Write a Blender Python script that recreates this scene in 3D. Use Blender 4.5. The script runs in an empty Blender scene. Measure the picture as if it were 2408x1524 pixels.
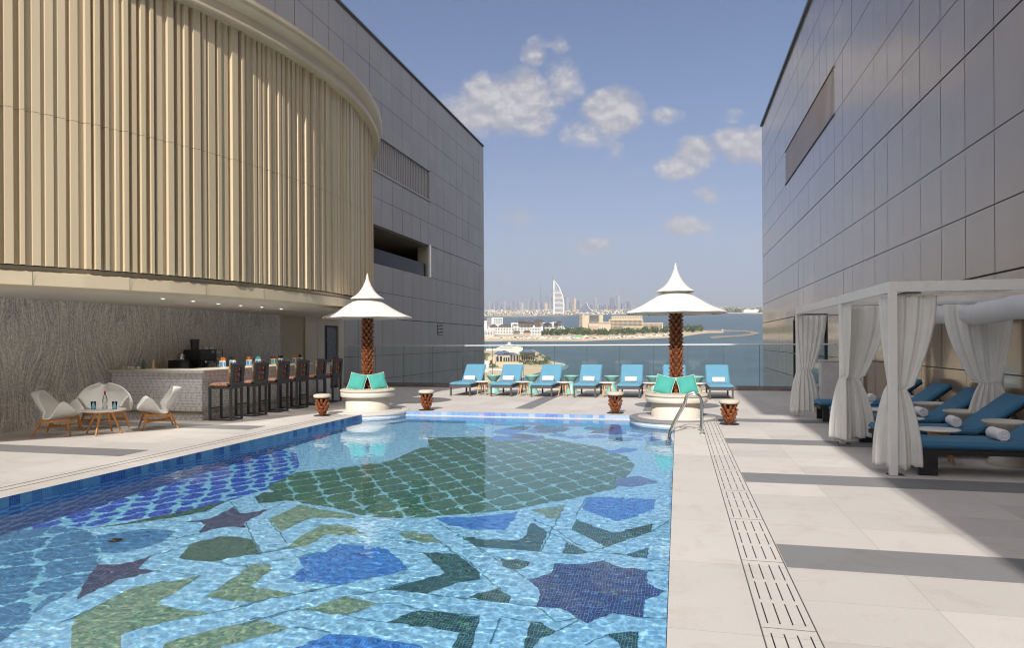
import bpy, math, random
from mathutils import Vector, Matrix, noise
sc = bpy.context.scene
col = sc.collection
rad = math.radians
random.seed(7)
YAW, ROLL, FPX, CX, CY, EYE = rad(13.7), rad(-.3), 1600., 1203.5, 805., 1.6
CAMR = Matrix.Rotation(YAW, 3, 'Z') @ Matrix.Rotation(rad(90), 3, 'X') @ Matrix.Rotation(ROLL, 3, 'Z')
FWD = Vector((-math.sin(YAW), math.cos(YAW), 0)); RGT = Vector((math.cos(YAW), math.sin(YAW), 0))

def ray(x, y):
    d = CAMR @ Vector(((x - CX) / FPX, (CY - y) / FPX, -1))
    return d / d.dot(FWD)
def at_z(x, y, z=0.):
    d = ray(x, y); return Vector((0, 0, EYE)) + d * ((z - EYE) / d.z)
KT = .0544
def far_t(x, y): return 70. / (KT - ray(x, y).z)
def far(x, y, up=0.):            # a point on the sea surface, far below and beyond the deck
    d = ray(x, y); return Vector((0, 0, EYE + up)) + d * far_t(x, y)
WZ, FZ = -.10, -1.3
def pool_pt(x, y, fz=FZ):        # a point on the pool floor seen through the water
    d = ray(x, y).normalized(); p = Vector((0, 0, EYE)) + d * ((WZ - EYE) / d.z)
    n = Vector((0, 0, 1)); r = 1 / 1.33; c = -n.dot(d)
    k = 1 - r * r * (1 - c * c); t = d * r + n * (r * c - math.sqrt(k))
    return p + t * ((fz - WZ) / t.z)

# ---------------------------------------------------------------- materials
def mk(name):
    m = bpy.data.materials.new(name); m.use_nodes = True
    return m, m.node_tree, m.node_tree.nodes['Principled BSDF']
class G:
    """small node helper"""
    def __init__(s, nt): s.nt = nt; s.L = nt.links
    def n(s, t, **k):
        x = s.nt.nodes.new(t)
        for a, b in k.items(): setattr(x, a, b)
        return x
    def put(s, sock, v):
        if isinstance(v, bpy.types.NodeSocket): s.L.new(v, sock)
        else: sock.default_value = v
    def m(s, op, a, b=None, c=None, clamp=False):
        x = s.n('ShaderNodeMath', operation=op, use_clamp=clamp); s.put(x.inputs[0], a)
        if b is not None: s.put(x.inputs[1], b)
        if c is not None: s.put(x.inputs[2], c)
        return x.outputs[0]
    def mix(s, f, a, b, mode='MIX'):
        x = s.n('ShaderNodeMix', data_type='RGBA', blend_type=mode); s.put(x.inputs[0], f)
        s.put(x.inputs[6], a if isinstance(a, bpy.types.NodeSocket) else (*a[:3], 1)); s.put(x.inputs[7], b if isinstance(b, bpy.types.NodeSocket) else (*b[:3], 1))
        return x.outputs[2]
    def ramp(s, f, stops, interp='LINEAR'):
        x = s.n('ShaderNodeValToRGB'); x.color_ramp.interpolation = interp
        e = x.color_ramp.elements
        while len(e) > 1: e.remove(e[-1])
        e[0].position = stops[0][0]; e[0].color = (*stops[0][1], 1)
        for p, c in stops[1:]:
            q = e.new(p); q.color = (*c, 1)
        s.put(x.inputs[0], f); return x.outputs[0]
    def obj(s):
        tc = s.n('ShaderNodeTexCoord'); sp = s.n('ShaderNodeSeparateXYZ'); s.L.new(tc.outputs['Object'], sp.inputs[0])
        return tc.outputs['Object'], sp.outputs[0], sp.outputs[1], sp.outputs[2]
    def noise(s, v, scale, detail=3, rough=.55, dist=0.):
        x = s.n('ShaderNodeTexNoise'); x.inputs['Scale'].default_value = scale; x.inputs['Detail'].default_value = detail
        x.inputs['Roughness'].default_value = rough; x.inputs['Distortion'].default_value = dist
        s.put(x.inputs['Vector'], v); return x.outputs['Fac']
    def scale(s, v, k):
        x = s.n('ShaderNodeVectorMath', operation='MULTIPLY'); s.put(x.inputs[0], v); x.inputs[1].default_value = k; return x.outputs[0]
    def comb(s, x_, y_, z_):
        x = s.n('ShaderNodeCombineXYZ'); s.put(x.inputs[0], x_); s.put(x.inputs[1], y_); s.put(x.inputs[2], z_); return x.outputs[0]
    def white(s, v):
        x = s.n('ShaderNodeTexWhiteNoise', noise_dimensions='3D'); s.put(x.inputs['Vector'], v); return x.outputs['Value']
    def bump(s, h, strength, dist, bsdf):
        b = s.n('ShaderNodeBump'); b.inputs['Strength'].default_value = strength; b.inputs['Distance'].default_value = dist
        s.put(b.inputs['Height'], h); s.L.new(b.outputs[0], bsdf.inputs['Normal'])

def simple(name, c, rough=.5, metal=0., var=.12, vs=6., bump=0., bs=60., stretch=(1, 1, 1), coat=0., spec=.5, sheen=0.):
    m, nt, b = mk(name); g = G(nt); v, *_ = g.obj(); v = g.scale(v, stretch)
    f = g.noise(v, vs, 5)
    lo = tuple(x * (1 - var) for x in c); hi = tuple(min(1, x * (1 + var)) for x in c)
    L = g.ramp(f, [(.3, lo), (.7, hi)])
    g.put(b.inputs['Base Color'], L); b.inputs['Metallic'].default_value = metal
    g.put(b.inputs['Roughness'], g.m('MULTIPLY_ADD', f, .15, rough - .07, clamp=True))
    b.inputs['Specular IOR Level'].default_value = spec
    if coat: b.inputs['Coat Weight'].default_value = coat
    if sheen: b.inputs['Sheen Weight'].default_value = sheen
    if bump: g.bump(g.noise(v, bs, 3), bump, .01, b)
    return m

def lines(g, u, pitch, off, w):      # 1 on thin joint lines every pitch metres
    f = g.m('FRACT', g.m('DIVIDE', g.m('SUBTRACT', u, off), pitch))
    d = g.m('MINIMUM', f, g.m('SUBTRACT', 1., f))
    return g.m('LESS_THAN', d, w / pitch / 2)

def deck_mat(name, c, px, ox, py, oy, speck=0.):
    m, nt, b = mk(name); g = G(nt); v, x, y, z = g.obj()
    tile = g.white(g.comb(g.m('FLOOR', g.m('DIVIDE', g.m('SUBTRACT', x, ox), px)), g.m('FLOOR', g.m('DIVIDE', g.m('SUBTRACT', y, oy), py)), 0.))
    f = g.m('ADD', g.m('MULTIPLY', g.noise(v, .9, 4), .5), g.m('MULTIPLY', g.noise(v, 45., 3, .7), .5))
    base = g.ramp(g.m('ADD', g.m('MULTIPLY', f, .68), g.m('MULTIPLY', tile, .32)), [(.22, tuple(k * .84 for k in c)), (.8, tuple(min(1, k * 1.10) for k in c))])
    stain = g.ramp(g.noise(v, 2.3, 6, .7, .6), [(.52, (1, 1, 1)), (.72, (.88, .85, .81))])
    base = g.mix(1., base, stain, 'MULTIPLY')
    j = g.m('MAXIMUM', lines(g, x, px, ox, .006), lines(g, y, py, oy, .006))
    base = g.mix(g.m('MULTIPLY', j, .38), base, (.2, .17, .14))
    if speck:
        s = g.m('GREATER_THAN', g.noise(g.scale(v, (1, 1.6, 1)), 42., 2, .5), .755)
        base = g.mix(g.m('MULTIPLY', s, speck), base, (.75, .74, .7))
    g.put(b.inputs['Base Color'], base); b.inputs['Roughness'].default_value = .62; b.inputs['Specular IOR Level'].default_value = .35
    g.bump(g.m('SUBTRACT', g.noise(v, 160., 3, .7), g.m('MULTIPLY', j, 1.5)), .25, .004, b)
    return m

def mosaic(name, c1, c2, ax='xy', lat=None, wob=.9, latc=(.30, .56, .66), c3=None, ts=.026, grout=(.30, .48, .56), gw=.12, block=None):
    m, nt, b = mk(name); g = G(nt); v, x, y, z = g.obj()
    U, V = {'xy': (x, y), 'yz': (y, z), 'xz': (x, z)}[ax]
    u = g.m('DIVIDE', U, ts); w = g.m('DIVIDE', V, ts)
    iu = g.m('FLOOR', u); iw = g.m('FLOOR', w); h = g.white(g.comb(iu, iw, 1.7))
    stops = [(0, c1), (1, c2)] if c3 is None else [(0, c1), (.8, c2), (.94, c2), (.95, c3), (1, c3)]
    base = g.ramp(h, stops)
    if block:        # runs of differently coloured tiles along a waterline band
        k = g.white(g.comb(g.m('FLOOR', g.m('DIVIDE', U, .13)), g.m('FLOOR', g.m('DIVIDE', V, .13)), 4.))
        base = g.mix(.55, base, g.ramp(k, block, 'CONSTANT'))
    if lat:
        kx, ky, th = lat; cu = g.m('MULTIPLY', iu, ts); cw = g.m('MULTIPLY', iw, ts); wv = g.comb(cu, cw, 0.); cu = g.m('MULTIPLY_ADD', g.noise(wv, 2.2, 1), kx * wob, cu); cw = g.m('MULTIPLY_ADD', g.noise(g.scale(wv, (1.3, -1, 1)), 2.2, 1), ky * wob, cw)
        s = g.m('ADD', g.m('COSINE', g.m('MULTIPLY', cu, 6.2832 / kx)), g.m('COSINE', g.m('MULTIPLY', cw, 6.2832 / ky)))
        msk = g.m('LESS_THAN', g.m('ABSOLUTE', s), th)
        base = g.mix(msk, base, g.ramp(h, [(0, tuple(k * .8 for k in latc)), (1, latc)]))
    fu = g.m('FRACT', u); fw = g.m('FRACT', w)
    gr = g.m('MAXIMUM', g.m('LESS_THAN', fu, gw), g.m('LESS_THAN', fw, gw))
    base = g.mix(g.m('MULTIPLY', gr, .55), base, grout)
    g.put(b.inputs['Base Color'], base); b.inputs['Roughness'].default_value = .35; b.inputs['Specular IOR Level'].default_value = .2
    return m

def marble_mat(name):
    m, nt, b = mk(name); g = G(nt); v, x, y, z = g.obj()
    # book-matched vein pattern: vertical flowing bands mirrored every 2.4 m
    yy = g.m('PINGPONG', y, 1.25); up = g.m('MULTIPLY', g.m('SINE', g.m('MULTIPLY_ADD', z, 2.3, .4)), g.m('MULTIPLY', g.m('SINE', g.m('MULTIPLY', yy, 2.51)), .17))
    warp = g.noise(g.comb(0., g.m('MULTIPLY', yy, .9), g.m('MULTIPLY', z, .55)), 1.5, 3, .5)
    warp2 = g.noise(g.comb(0., g.m('MULTIPLY', yy, 3.), g.m('MULTIPLY', z, 1.6)), 1.6, 4, .6)
    s = g.m('ADD', g.m('ADD', yy, g.m('MULTIPLY', warp, .30)), g.m('MULTIPLY_ADD', warp2, .10, up))
    band = g.noise(g.comb(g.m('MULTIPLY', s, 9.), g.m('MULTIPLY', z, .25), 0.), 2.2, 8, .8)
    fine = g.noise(g.comb(g.m('MULTIPLY', s, 26.), g.m('MULTIPLY', z, 1.6), 3.), 1.5, 5, .8)
    gran = g.noise(g.scale(v, (1, 1, .5)), 42., 5, .8)
    f = g.m('ADD', g.m('ADD', g.m('MULTIPLY', band, .33), g.m('MULTIPLY', fine, .29)), g.m('MULTIPLY', gran, .38))
    c = g.ramp(f, [(.385, (.10, .095, .09)), (.435, (.27, .25, .235)), (.475, (.43, .405, .38)), (.515, (.60, .565, .52)), (.56, (.82, .77, .68)), (.63, (.86, .85, .83))])
    g.put(b.inputs['Base Color'], c); b.inputs['Roughness'].default_value = .32
    return m

def line_pattern(name):
    m, nt, b = mk(name); g = G(nt); v, x, y, z = g.obj()
    u = g.m('ADD', x, y); P = .115
    row = g.m('FLOOR', g.m('DIVIDE', z, P)); 
    cell = g.white(g.comb(g.m('FLOOR', g.m('DIVIDE', u, P * 1.15)), row, 2.))
    d1 = lines(g, g.m('ADD', u, g.m('MULTIPLY', z, .57)), P * 1.15, 0., .009)
    d2 = lines(g, g.m('SUBTRACT', u, g.m('MULTIPLY', z, .57)), P * 1.15, 0., .009)
    h1 = lines(g, z, P, 0., .008); h2 = lines(g, z, P, P / 2, .008); vv = lines(g, u, P * 1.15, 0., .008)
    k = g.m('MAXIMUM', g.m('MULTIPLY', d1, g.m('GREATER_THAN', cell, .25)), g.m('MULTIPLY', d2, g.m('LESS_THAN', cell, .75)))
    k = g.m('MAXIMUM', k, g.m('MAXIMUM', h1, g.m('MULTIPLY', h2, g.m('GREATER_THAN', cell, .4))))
    k = g.m('MAXIMUM', k, g.m('MULTIPLY', vv, g.m('LESS_THAN', cell, .35)))
    g.put(b.inputs['Base Color'], g.mix(g.m('MULTIPLY', k, .62), (.78, .77, .77), (.10, .10, .11)))
    b.inputs['Roughness'].default_value = .35
    return m

def striped(name):
    m, nt, b = mk(name); g = G(nt); v, x, y, z = g.obj()
    k = g.m('FLOOR', g.m('DIVIDE', x, .034))
    blk = g.m('FLOOR', g.m('DIVIDE', g.m('ADD', g.m('MULTIPLY', y, 1.), g.m('MULTIPLY', z, .8)), .034))
    h = g.white(g.comb(k, 0., 5.)); h2 = g.white(g.comb(k, blk, 3.))
    C = [(0, (.05, .012, .09)), (.2, (.50, .40, .12)), (.32, (.40, .06, .05)), (.47, (.75, .66, .52)), (.6, (.10, .025, .03)), (.74, (.20, .05, .18)), (.87, (.55, .18, .09))]
    c = g.mix(.6, g.ramp(h, C, 'CONSTANT'), g.ramp(h2, C, 'CONSTANT'))
    g.put(b.inputs['Base Color'], c); b.inputs['Roughness'].default_value = .85
    g.bump(g.noise(v, 300., 2), .3, .003, b)
    return m

def glass_mat(name, tint, refl=1.45, rough=0.):
    m, nt, b = mk(name); g = G(nt); nt.nodes.remove(b)
    t = g.n('ShaderNodeBsdfTransparent'); t.inputs[0].default_value = (*tint, 1)
    gl = g.n('ShaderNodeBsdfGlossy'); gl.inputs['Roughness'].default_value = rough
    fr = g.n('ShaderNodeFresnel'); fr.inputs[0].default_value = refl
    mx = g.n('ShaderNodeMixShader'); g.L.new(fr.outputs[0], mx.inputs[0]); g.L.new(t.outputs[0], mx.inputs[1]); g.L.new(gl.outputs[0], mx.inputs[2])
    g.L.new(mx.outputs[0], nt.nodes['Material Output'].inputs[0])
    return m

def panel_mat(name, c, rough, var, metal=.0, spec=.5, coat=0.):
    m, nt, b = mk(name); g = G(nt); v, x, y, z = g.obj()
    t = g.white(g.comb(g.m('FLOOR', g.m('DIVIDE', y, 1.1)), g.m('FLOOR', g.m('DIVIDE', z, 1.2)), 0.))
    f = g.m('ADD', g.m('MULTIPLY', g.noise(g.scale(v, (1, 1, .4)), 1.3, 5), .7), g.m('MULTIPLY', t, .3))
    c_ = g.ramp(f, [(.25, tuple(k * (1 - var) for k in c)), (.75, tuple(k * (1 + var) for k in c))])
    g.put(b.inputs['Base Color'], c_); b.inputs['Metallic'].default_value = metal
    g.put(b.inputs['Roughness'], g.m('MULTIPLY_ADD', g.noise(v, 3., 4), .08, rough)); b.inputs['Specular IOR Level'].default_value = spec
    b.inputs['Coat Weight'].default_value = coat; b.inputs['Coat Roughness'].default_value = .05
    return m

def emis(name, c, s):
    m, nt, b = mk(name); b.inputs['Base Color'].default_value = (*c, 1); b.inputs['Emission Color'].default_value = (*c, 1); b.inputs['Emission Strength'].default_value = s
    return m

MT = {}
def mat(k, f, *a, **kw):
    MT[k] = f(k, *a, **kw); return MT[k]
mat('pale_tile', deck_mat, (.57, .535, .505), .75, .735, .6, 5.1)
mat('coping_tile', deck_mat, (.59, .555, .52), 20., -.07, 1.2, 5.1)
mat('grey_tile', deck_mat, (.215, .215, .22), .75, .735, 30., 0., .6)
mat('far_tile', deck_mat, (.57, .535, .505), .6, -3.83, .9, 15.)
mat('slot_black', simple, (.01, .01, .01), .8)
mat('joint_dark', simple, (.12, .11, .10), .8)
LB, LB2 = (.16, .42, .68), (.34, .62, .84)
mat('mosaic_light', mosaic, LB, LB2, c3=(.45, .78, .88))
mat('mosaic_quatre', mosaic, (.004, .028, .36), (.015, .075, .58), lat=(.34, .50, .50), latc=(.22, .58, .80))
mat('mosaic_steel', mosaic, (.035, .15, .33), (.07, .23, .43), wob=.5, lat=(.66, .66, .17), latc=(.26, .60, .80))
mat('mosaic_green', mosaic, (.010, .062, .035), (.05, .155, .07), wob=.35, lat=(.46, .62, .15), latc=(.24, .55, .66), c3=(.10, .22, .06))
mat('mosaic_blue', mosaic, (.012, .12, .48), (.04, .24, .66))
mat('mosaic_steelblue', mosaic, (.03, .15, .36), (.07, .24, .48))
mat('mosaic_navy', mosaic, (.010, .022, .13), (.025, .05, .21), c3=(.04, .16, .16))
mat('mosaic_purple', mosaic, (.022, .022, .09), (.06, .04, .12))
mat('mosaic_pine', mosaic, (.006, .05, .06), (.015, .09, .10), c3=(.07, .20, .06))
mat('mosaic_dgreen', mosaic, (.008, .05, .035), (.03, .10, .06), c3=(.07, .18, .05))
mat('mosaic_olive', mosaic, (.10, .19, .13), (.20, .30, .20), c3=(.32, .42, .20))
mat('mosaic_line', mosaic, (.03, .14, .20), (.05, .18, .25))
mat('mosaic_violet', mosaic, (.05, .10, .28), (.10, .16, .34))
BL = [(0, (.02, .07, .40)), (.22, (.16, .40, .66)), (.6, (.08, .24, .52)), (.8, (.24, .50, .70))]
mat('band_side', mosaic, (.02, .09, .33), (.10, .28, .50), ax='yz', block=BL)
BL2 = [(0, (.10, .13, .55)), (.3, (.55, .60, .75)), (.45, (.15, .30, .62)), (.7, (.42, .36, .50)), (.82, (.22, .40, .66))]
mat('band_far', mosaic, (.10, .20, .55), (.30, .42, .68), ax='xz', block=BL2, gw=.14)
mat('wall_side', mosaic, (.06, .08, .40), (.10, .16, .55), ax='yz', lat=(.40, .22, .5), latc=(.36, .62, .85))
mat('wall_far', mosaic, (.06, .25, .50), (.12, .36, .60), ax='xz')
BL3 = [(0, (.80, .78, .80)), (.62, (.60, .66, .80)), (.8, (.35, .03, .03)), (.84, (.03, .07, .14)), (.92, (.30, .50, .72))]
mat('band_round', mosaic, (.66, .68, .78), (.80, .80, .84), ax='xz', block=BL3)
mat('glass_edge', simple, (.05, .09, .09), .3)
mat('marble', marble_mat)
mat('bar_tile', line_pattern)
mat('terrazzo', simple, (.58, .54, .48), .3, var=.45, vs=90.)
mat('champagne', simple, (.66, .54, .365), .45, metal=.1, var=.05, vs=2., stretch=(1, 1, .1))
mat('fascia_metal', simple, (.66, .555, .39), .4, metal=.15, var=.06, vs=1.2)
mat('soffit_metal', simple, (.68, .64, .56), .4, metal=.2, var=.06, vs=1.)
mat('grey_panel', panel_mat, (.44, .40, .365), .40, .07, metal=.1)
mat('bronze_panel', panel_mat, (.44, .335, .235), .15, .06, metal=.35, coat=.4)
mat('louvre_metal', simple, (.26, .26, .29), .4, metal=.3)
mat('rail_metal', simple, (.75, .76, .78), .35, metal=.4, var=.03)
mat('brick_far', simple, (.42, .17, .10), .8, var=.2, vs=3.)
mat('black_void', simple, (.012, .012, .013), .7)
mat('beige_panel', simple, (.58, .51, .39), .45, metal=.2, var=.05, vs=1.)
mat('beige_dark', simple, (.42, .36, .25), .5, metal=.2, var=.06, vs=1.5)
mat('white_paint', simple, (.80, .79, .77), .45, var=.04)
mat('wall_stone', simple, (.66, .61, .53), .6, var=.05, vs=4., bump=.12, bs=120.)
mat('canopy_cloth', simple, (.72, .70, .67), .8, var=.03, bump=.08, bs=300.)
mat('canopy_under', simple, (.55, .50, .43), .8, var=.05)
mat('wood_block', simple, (.24, .075, .027), .4, var=.5, vs=26., bump=.3, bs=90., stretch=(1, 1, .35))
mat('wood_dark', simple, (.06, .02, .01), .7)
mat('teak', simple, (.50, .22, .055), .45, var=.28, vs=14., stretch=(1, 1, .2), bump=.15)
mat('teak_pale', simple, (.60, .36, .16), .5, var=.2, vs=14., stretch=(1, 1, .2))
mat('shell_white', simple, (.80, .79, .76), .35, var=.03)
mat('dark_metal', simple, (.050, .052, .058), .5, var=.1)
mat('near_black', simple, (.016, .015, .016), .45, var=.2)
mat('wicker', simple, (.085, .07, .06), .6, var=.35, vs=80., stretch=(1, 1, 6))
mat('steel', simple, (.62, .61, .60), .12, metal=1., var=.03)
mat('brass', simple, (.42, .36, .26), .3, metal=.8, var=.05)
mat('stripes', striped)
mat('turq', simple, (.06, .36, .31), .85, var=.08, vs=5., bump=.35, bs=14., sheen=.2)
mat('piping', simple, (.75, .74, .70), .8)
mat('linen', simple, (.56, .49, .40), .9, var=.18, vs=120., bump=.3, bs=200.)
mat('sky_fabric', simple, (.10, .28, .41), .85, var=.07, vs=3., bump=.12, bs=220., sheen=.15)
mat('sea_fabric', simple, (.035, .155, .28), .85, var=.07, vs=3., bump=.12, bs=220., sheen=.1)
mat('towel', simple, (.84, .83, .84), .95, var=.06, vs=60., bump=.6, bs=180.)
mat('teal_glaze', simple, (.26, .52, .46), .3, var=.08)
mat('cream_glaze', simple, (.62, .57, .49), .35, var=.05)
mat('soil', simple, (.07, .05, .03), .9)
def cloth(name, c):
    m = simple(name, c, .9, var=.04, bump=.1, bs=260.); g = G(m.node_tree); b = m.node_tree.nodes['Principled BSDF']; tr = g.n('ShaderNodeBsdfTranslucent'); tr.inputs[0].default_value = (*c, 1)
    mx = g.n('ShaderNodeMixShader'); mx.inputs[0].default_value = .35; g.L.new(b.outputs[0], mx.inputs[1]); g.L.new(tr.outputs[0], mx.inputs[2]); g.L.new(mx.outputs[0], m.node_tree.nodes['Material Output'].inputs[0]); return m
mat('curtain', cloth, (.90, .89, .86))
mat('roll_cloth', simple, (.66, .66, .68), .8, var=.06, vs=8., bump=.2, bs=20.)
mat('balus_glass', glass_mat, (.955, .975, .965), 1.38)
mat('window_glass', glass_mat, (.5, .55, .6), 1.7)
mat('blue_glass', glass_mat, (.72, .91, .97), 1.35); mat('backing', simple, (.11, .105, .10), .8); mat('reveal', simple, (.30, .24, .17), .6)
mat('clear_glass', glass_mat, (.86, .9, .9), 1.5)
mat('window_dark', simple, (.02, .022, .025), .05, coat=.5); mat('etched', simple, (.10, .10, .11), .3, var=.8, vs=9., stretch=(1, 4, 1.2)); mat('red_foil', simple, (.45, .02, .03), .3)
mat('lamp', emis, (1, .97, .9), .75)
mat('stone_dark', simple, (.24, .19, .17), .5, var=.3, vs=3.)
mat('pale_marble', simple, (.55, .54, .56), .35, var=.12, vs=5.)

# ---------------------------------------------------------------- mesh builder
class MB:
    def __init__(s): s.v = []; s.f = []; s.mi = []; s.sm = []
    def add(s, v, f, mi=0, sm=False, M=None):
        n = len(s.v)
        s.v += [(M @ Vector(p) if M is not None else Vector(p)) for p in v]
        s.f += [tuple(i + n for i in q) for q in f]; s.mi += [mi] * len(f); s.sm += [sm] * len(f)
    def box(s, x0, x1, y0, y1, z0, z1, mi=0, M=None, bev=0.):
        if bev:
            b = min(bev, (x1 - x0) * .45, (y1 - y0) * .45, (z1 - z0) * .45)
            v = []; 
            for z, e in ((z0, b), (z0 + b, 0), (z1 - b, 0), (z1, b)):
                X0, X1, Y0, Y1 = x0 + e, x1 - e, y0 + e, y1 - e
                c = b if not e else b * .6
                v += [(X0 + c, Y0, z), (X1 - c, Y0, z), (X1, Y0 + c, z), (X1, Y1 - c, z), (X1 - c, Y1, z), (X0 + c, Y1, z), (X0, Y1 - c, z), (X0, Y0 + c, z)]
            f = [tuple(range(7, -1, -1)), tuple(range(24, 32))]
            for k in range(3):
                for i in range(8): f.append((k * 8 + i, k * 8 + (i + 1) % 8, k * 8 + 8 + (i + 1) % 8, k * 8 + 8 + i))
            s.add(v, f, mi, False, M); return s
        v = [(x0, y0, z0), (x1, y0, z0), (x1, y1, z0), (x0, y1, z0), (x0, y0, z1), (x1, y0, z1), (x1, y1, z1), (x0, y1, z1)]
        s.add(v, [(3, 2, 1, 0), (4, 5, 6, 7), (0, 1, 5, 4), (1, 2, 6, 5), (2, 3, 7, 6), (3, 0, 4, 7)], mi, False, M); return s
    def bar(s, a, b, w, h=None, mi=0, w2=None, h2=None):
        a = Vector(a); b = Vector(b); h = h or w; w2 = w2 or w; h2 = h2 or h
        d = (b - a).normalized(); up = Vector((0, 0, 1)) if abs(d.z) < .95 else Vector((0, 1, 0))
        r = d.cross(up).normalized(); u = r.cross(d)
        v = [a + r * (sx * w / 2) + u * (sy * h / 2) for sx, sy in ((-1, -1), (1, -1), (1, 1), (-1, 1))] + [b + r * (sx * w2 / 2) + u * (sy * h2 / 2) for sx, sy in ((-1, -1), (1, -1), (1, 1), (-1, 1))]
        s.add(v, [(0, 1, 2, 3), (7, 6, 5, 4), (1, 0, 4, 5), (2, 1, 5, 6), (3, 2, 6, 7), (0, 3, 7, 4)], mi); return s
    def tube(s, pts, r, n=10, mi=0, r2=None, caps=True):
        pts = [Vector(p) for p in pts]; N = len(pts); v = []; ref = None
        for i, p in enumerate(pts):
            d = (pts[min(i + 1, N - 1)] - pts[max(i - 1, 0)]).normalized()
            if ref is None: ref = Vector((0, 0, 1)) if abs(d.z) < .9 else Vector((1, 0, 0))
            a = (ref - d * ref.dot(d)).normalized(); ref = a; b = d.cross(a)
            rr = r if r2 is None else r + (r2 - r) * i / (N - 1)
            v += [p + (a * math.cos(t) + b * math.sin(t)) * rr for t in (2 * math.pi * k / n for k in range(n))]
        f = [(i * n + k, i * n + (k + 1) % n, (i + 1) * n + (k + 1) % n, (i + 1) * n + k) for i in range(N - 1) for k in range(n)]
        s.add(v, f, mi, True)
        if caps: s.add(v[:n], [tuple(range(n - 1, -1, -1))], mi); s.add(v[-n:], [tuple(range(n))], mi)
        return s
    def lathe(s, prof, n=32, mi=0, c=(0, 0), sm=True, M=None, sx=1., sy=1.):
        v = []; f = []
        for r, z in prof: v += [(c[0] + sx * r * math.cos(2 * math.pi * k / n), c[1] + sy * r * math.sin(2 * math.pi * k / n), z) for k in range(n)]
        for i in range(len(prof) - 1):
            for k in range(n): f.append((i * n + k, i * n + (k + 1) % n, (i + 1) * n + (k + 1) % n, (i + 1) * n + k))
        s.add(v, f, mi, sm, M)
        if prof[0][0] > 1e-4: s.add(v[:n], [tuple(range(n - 1, -1, -1))], mi, False, M)
        if prof[-1][0] > 1e-4: s.add(v[-n:], [tuple(range(n))], mi, False, M)
        return s
    def poly(s, pts, mi=0): s.add(pts, [tuple(range(len(pts)))], mi); return s
    def prism(s, pts, z0, z1, mi=0):
        n = len(pts); v = [(p[0], p[1], z0) for p in pts] + [(p[0], p[1], z1) for p in pts]
        a = sum(pts[i][0] * pts[(i + 1) % n][1] - pts[(i + 1) % n][0] * pts[i][1] for i in range(n))
        if a < 0: v = v[:n][::-1] + v[n:][::-1]
        s.add(v, [tuple(range(n - 1, -1, -1)), tuple(range(n, 2 * n))] + [(i, (i + 1) % n, n + (i + 1) % n, n + i) for i in range(n)], mi); return s
    def build(s, name, mats, parent=None, loc=(0, 0, 0), rz=0.):
        me = bpy.data.meshes.new(name); me.from_pydata([tuple(p) for p in s.v], [], s.f)
        if not isinstance(mats, (list, tuple)): mats = [mats]
        for m in mats: me.materials.append(MT[m] if isinstance(m, str) else m)
        me.polygons.foreach_set('material_index', s.mi); me.polygons.foreach_set('use_smooth', s.sm); me.update()
        o = bpy.data.objects.new(name, me); col.objects.link(o); o.parent = parent
        o.location = loc; o.rotation_euler = (0, 0, rz); return o
def tag(o, label=None, cat=None, group=None, kind=None):
    for k, v in (('label', label), ('category', cat), ('group', group), ('kind', kind)):
        if v: o[k] = v
    return o
def thing(name, label, cat, loc=(0, 0, 0), rz=0., group=None):
    o = bpy.data.objects.new(name, None); col.objects.link(o); o.location = loc; o.rotation_euler = (0, 0, rz)
    o.empty_display_size = .1
    return tag(o, label, cat, group)
def structure(o): o['kind'] = 'structure'; return o
KIDS = {}
def copy_tree(o, parent=None):
    c = o.copy(); col.objects.link(c); c.parent = parent
    for ch in list(o.children): copy_tree(ch, c)
    return c
def again(proto, loc, rz, label):
    c = copy_tree(proto); c.location = loc; c.rotation_euler = (0, 0, rz); c['label'] = label; return c
def subdiv(o, lv=1):
    m = o.modifiers.new('s', 'SUBSURF'); m.levels = lv; m.render_levels = lv; return o
HAZE = 5.0e-5
# ---------------------------------------------------------------- deck and pool
PX0, PX1, PY0, PY1 = -6.87, -.07, -2.5, 14.9
GY = 23.3
def sheet(name, x0, x1, y0, y1, z, m): 
    b = MB(); b.box(x0, x1, y0, y1, z - .05, z, 0); return structure(b.build(name, m))
BCL, BCR, BR = (-7.16, 14.9), (-.04, 14.75), .95
def arc_pts(c, r, a0, a1, n):
    return [(c[0] + r * math.cos(rad(a0 + (a1 - a0) * i / n)), c[1] + r * math.sin(rad(a0 + (a1 - a0) * i / n))) for i in range(n + 1)]
b = MB()
b.prism([(-12, -12), (PX0 - .004, -12), (PX0 - .004, PY1), (-12, PY1)], -.06, 0)
b.prism([(.437 + .298, -12), (4.8, -12), (4.8, PY1), (.735, PY1)], -.06, 0)
b.prism([(PX0, -12), (.735, -12), (.735, PY0), (PX0, PY0)], -.06, 0)
structure(b.build('pool_deck', 'pale_tile'))
b = MB(); b.prism([(-12, PY1 + .004), (4.8, PY1 + .004), (4.8, GY + .5), (-12, GY + .5)], -.06, 0); structure(b.build('far_deck', 'far_tile'))
b = MB(); b.prism([(PX1 + .004, PY0), (.437, PY0), (.437, PY1), (PX1 + .004, PY1)], -.06, 0); structure(b.build('pool_coping', 'coping_tile'))
# podium under the deck
b = MB(); b.box(-12, 4.8, -12, GY + .45, -70, -1.6); b.box(-12, PX0 - .4, -12, GY + .45, -1.6, -.06); b.box(.1, 4.8, -12, GY + .45, -1.6, -.06); b.box(PX0 - .4, .1, PY1 + .4, GY + .45, -1.6, -.06)
structure(b.build('podium', 'wall_stone'))
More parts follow.
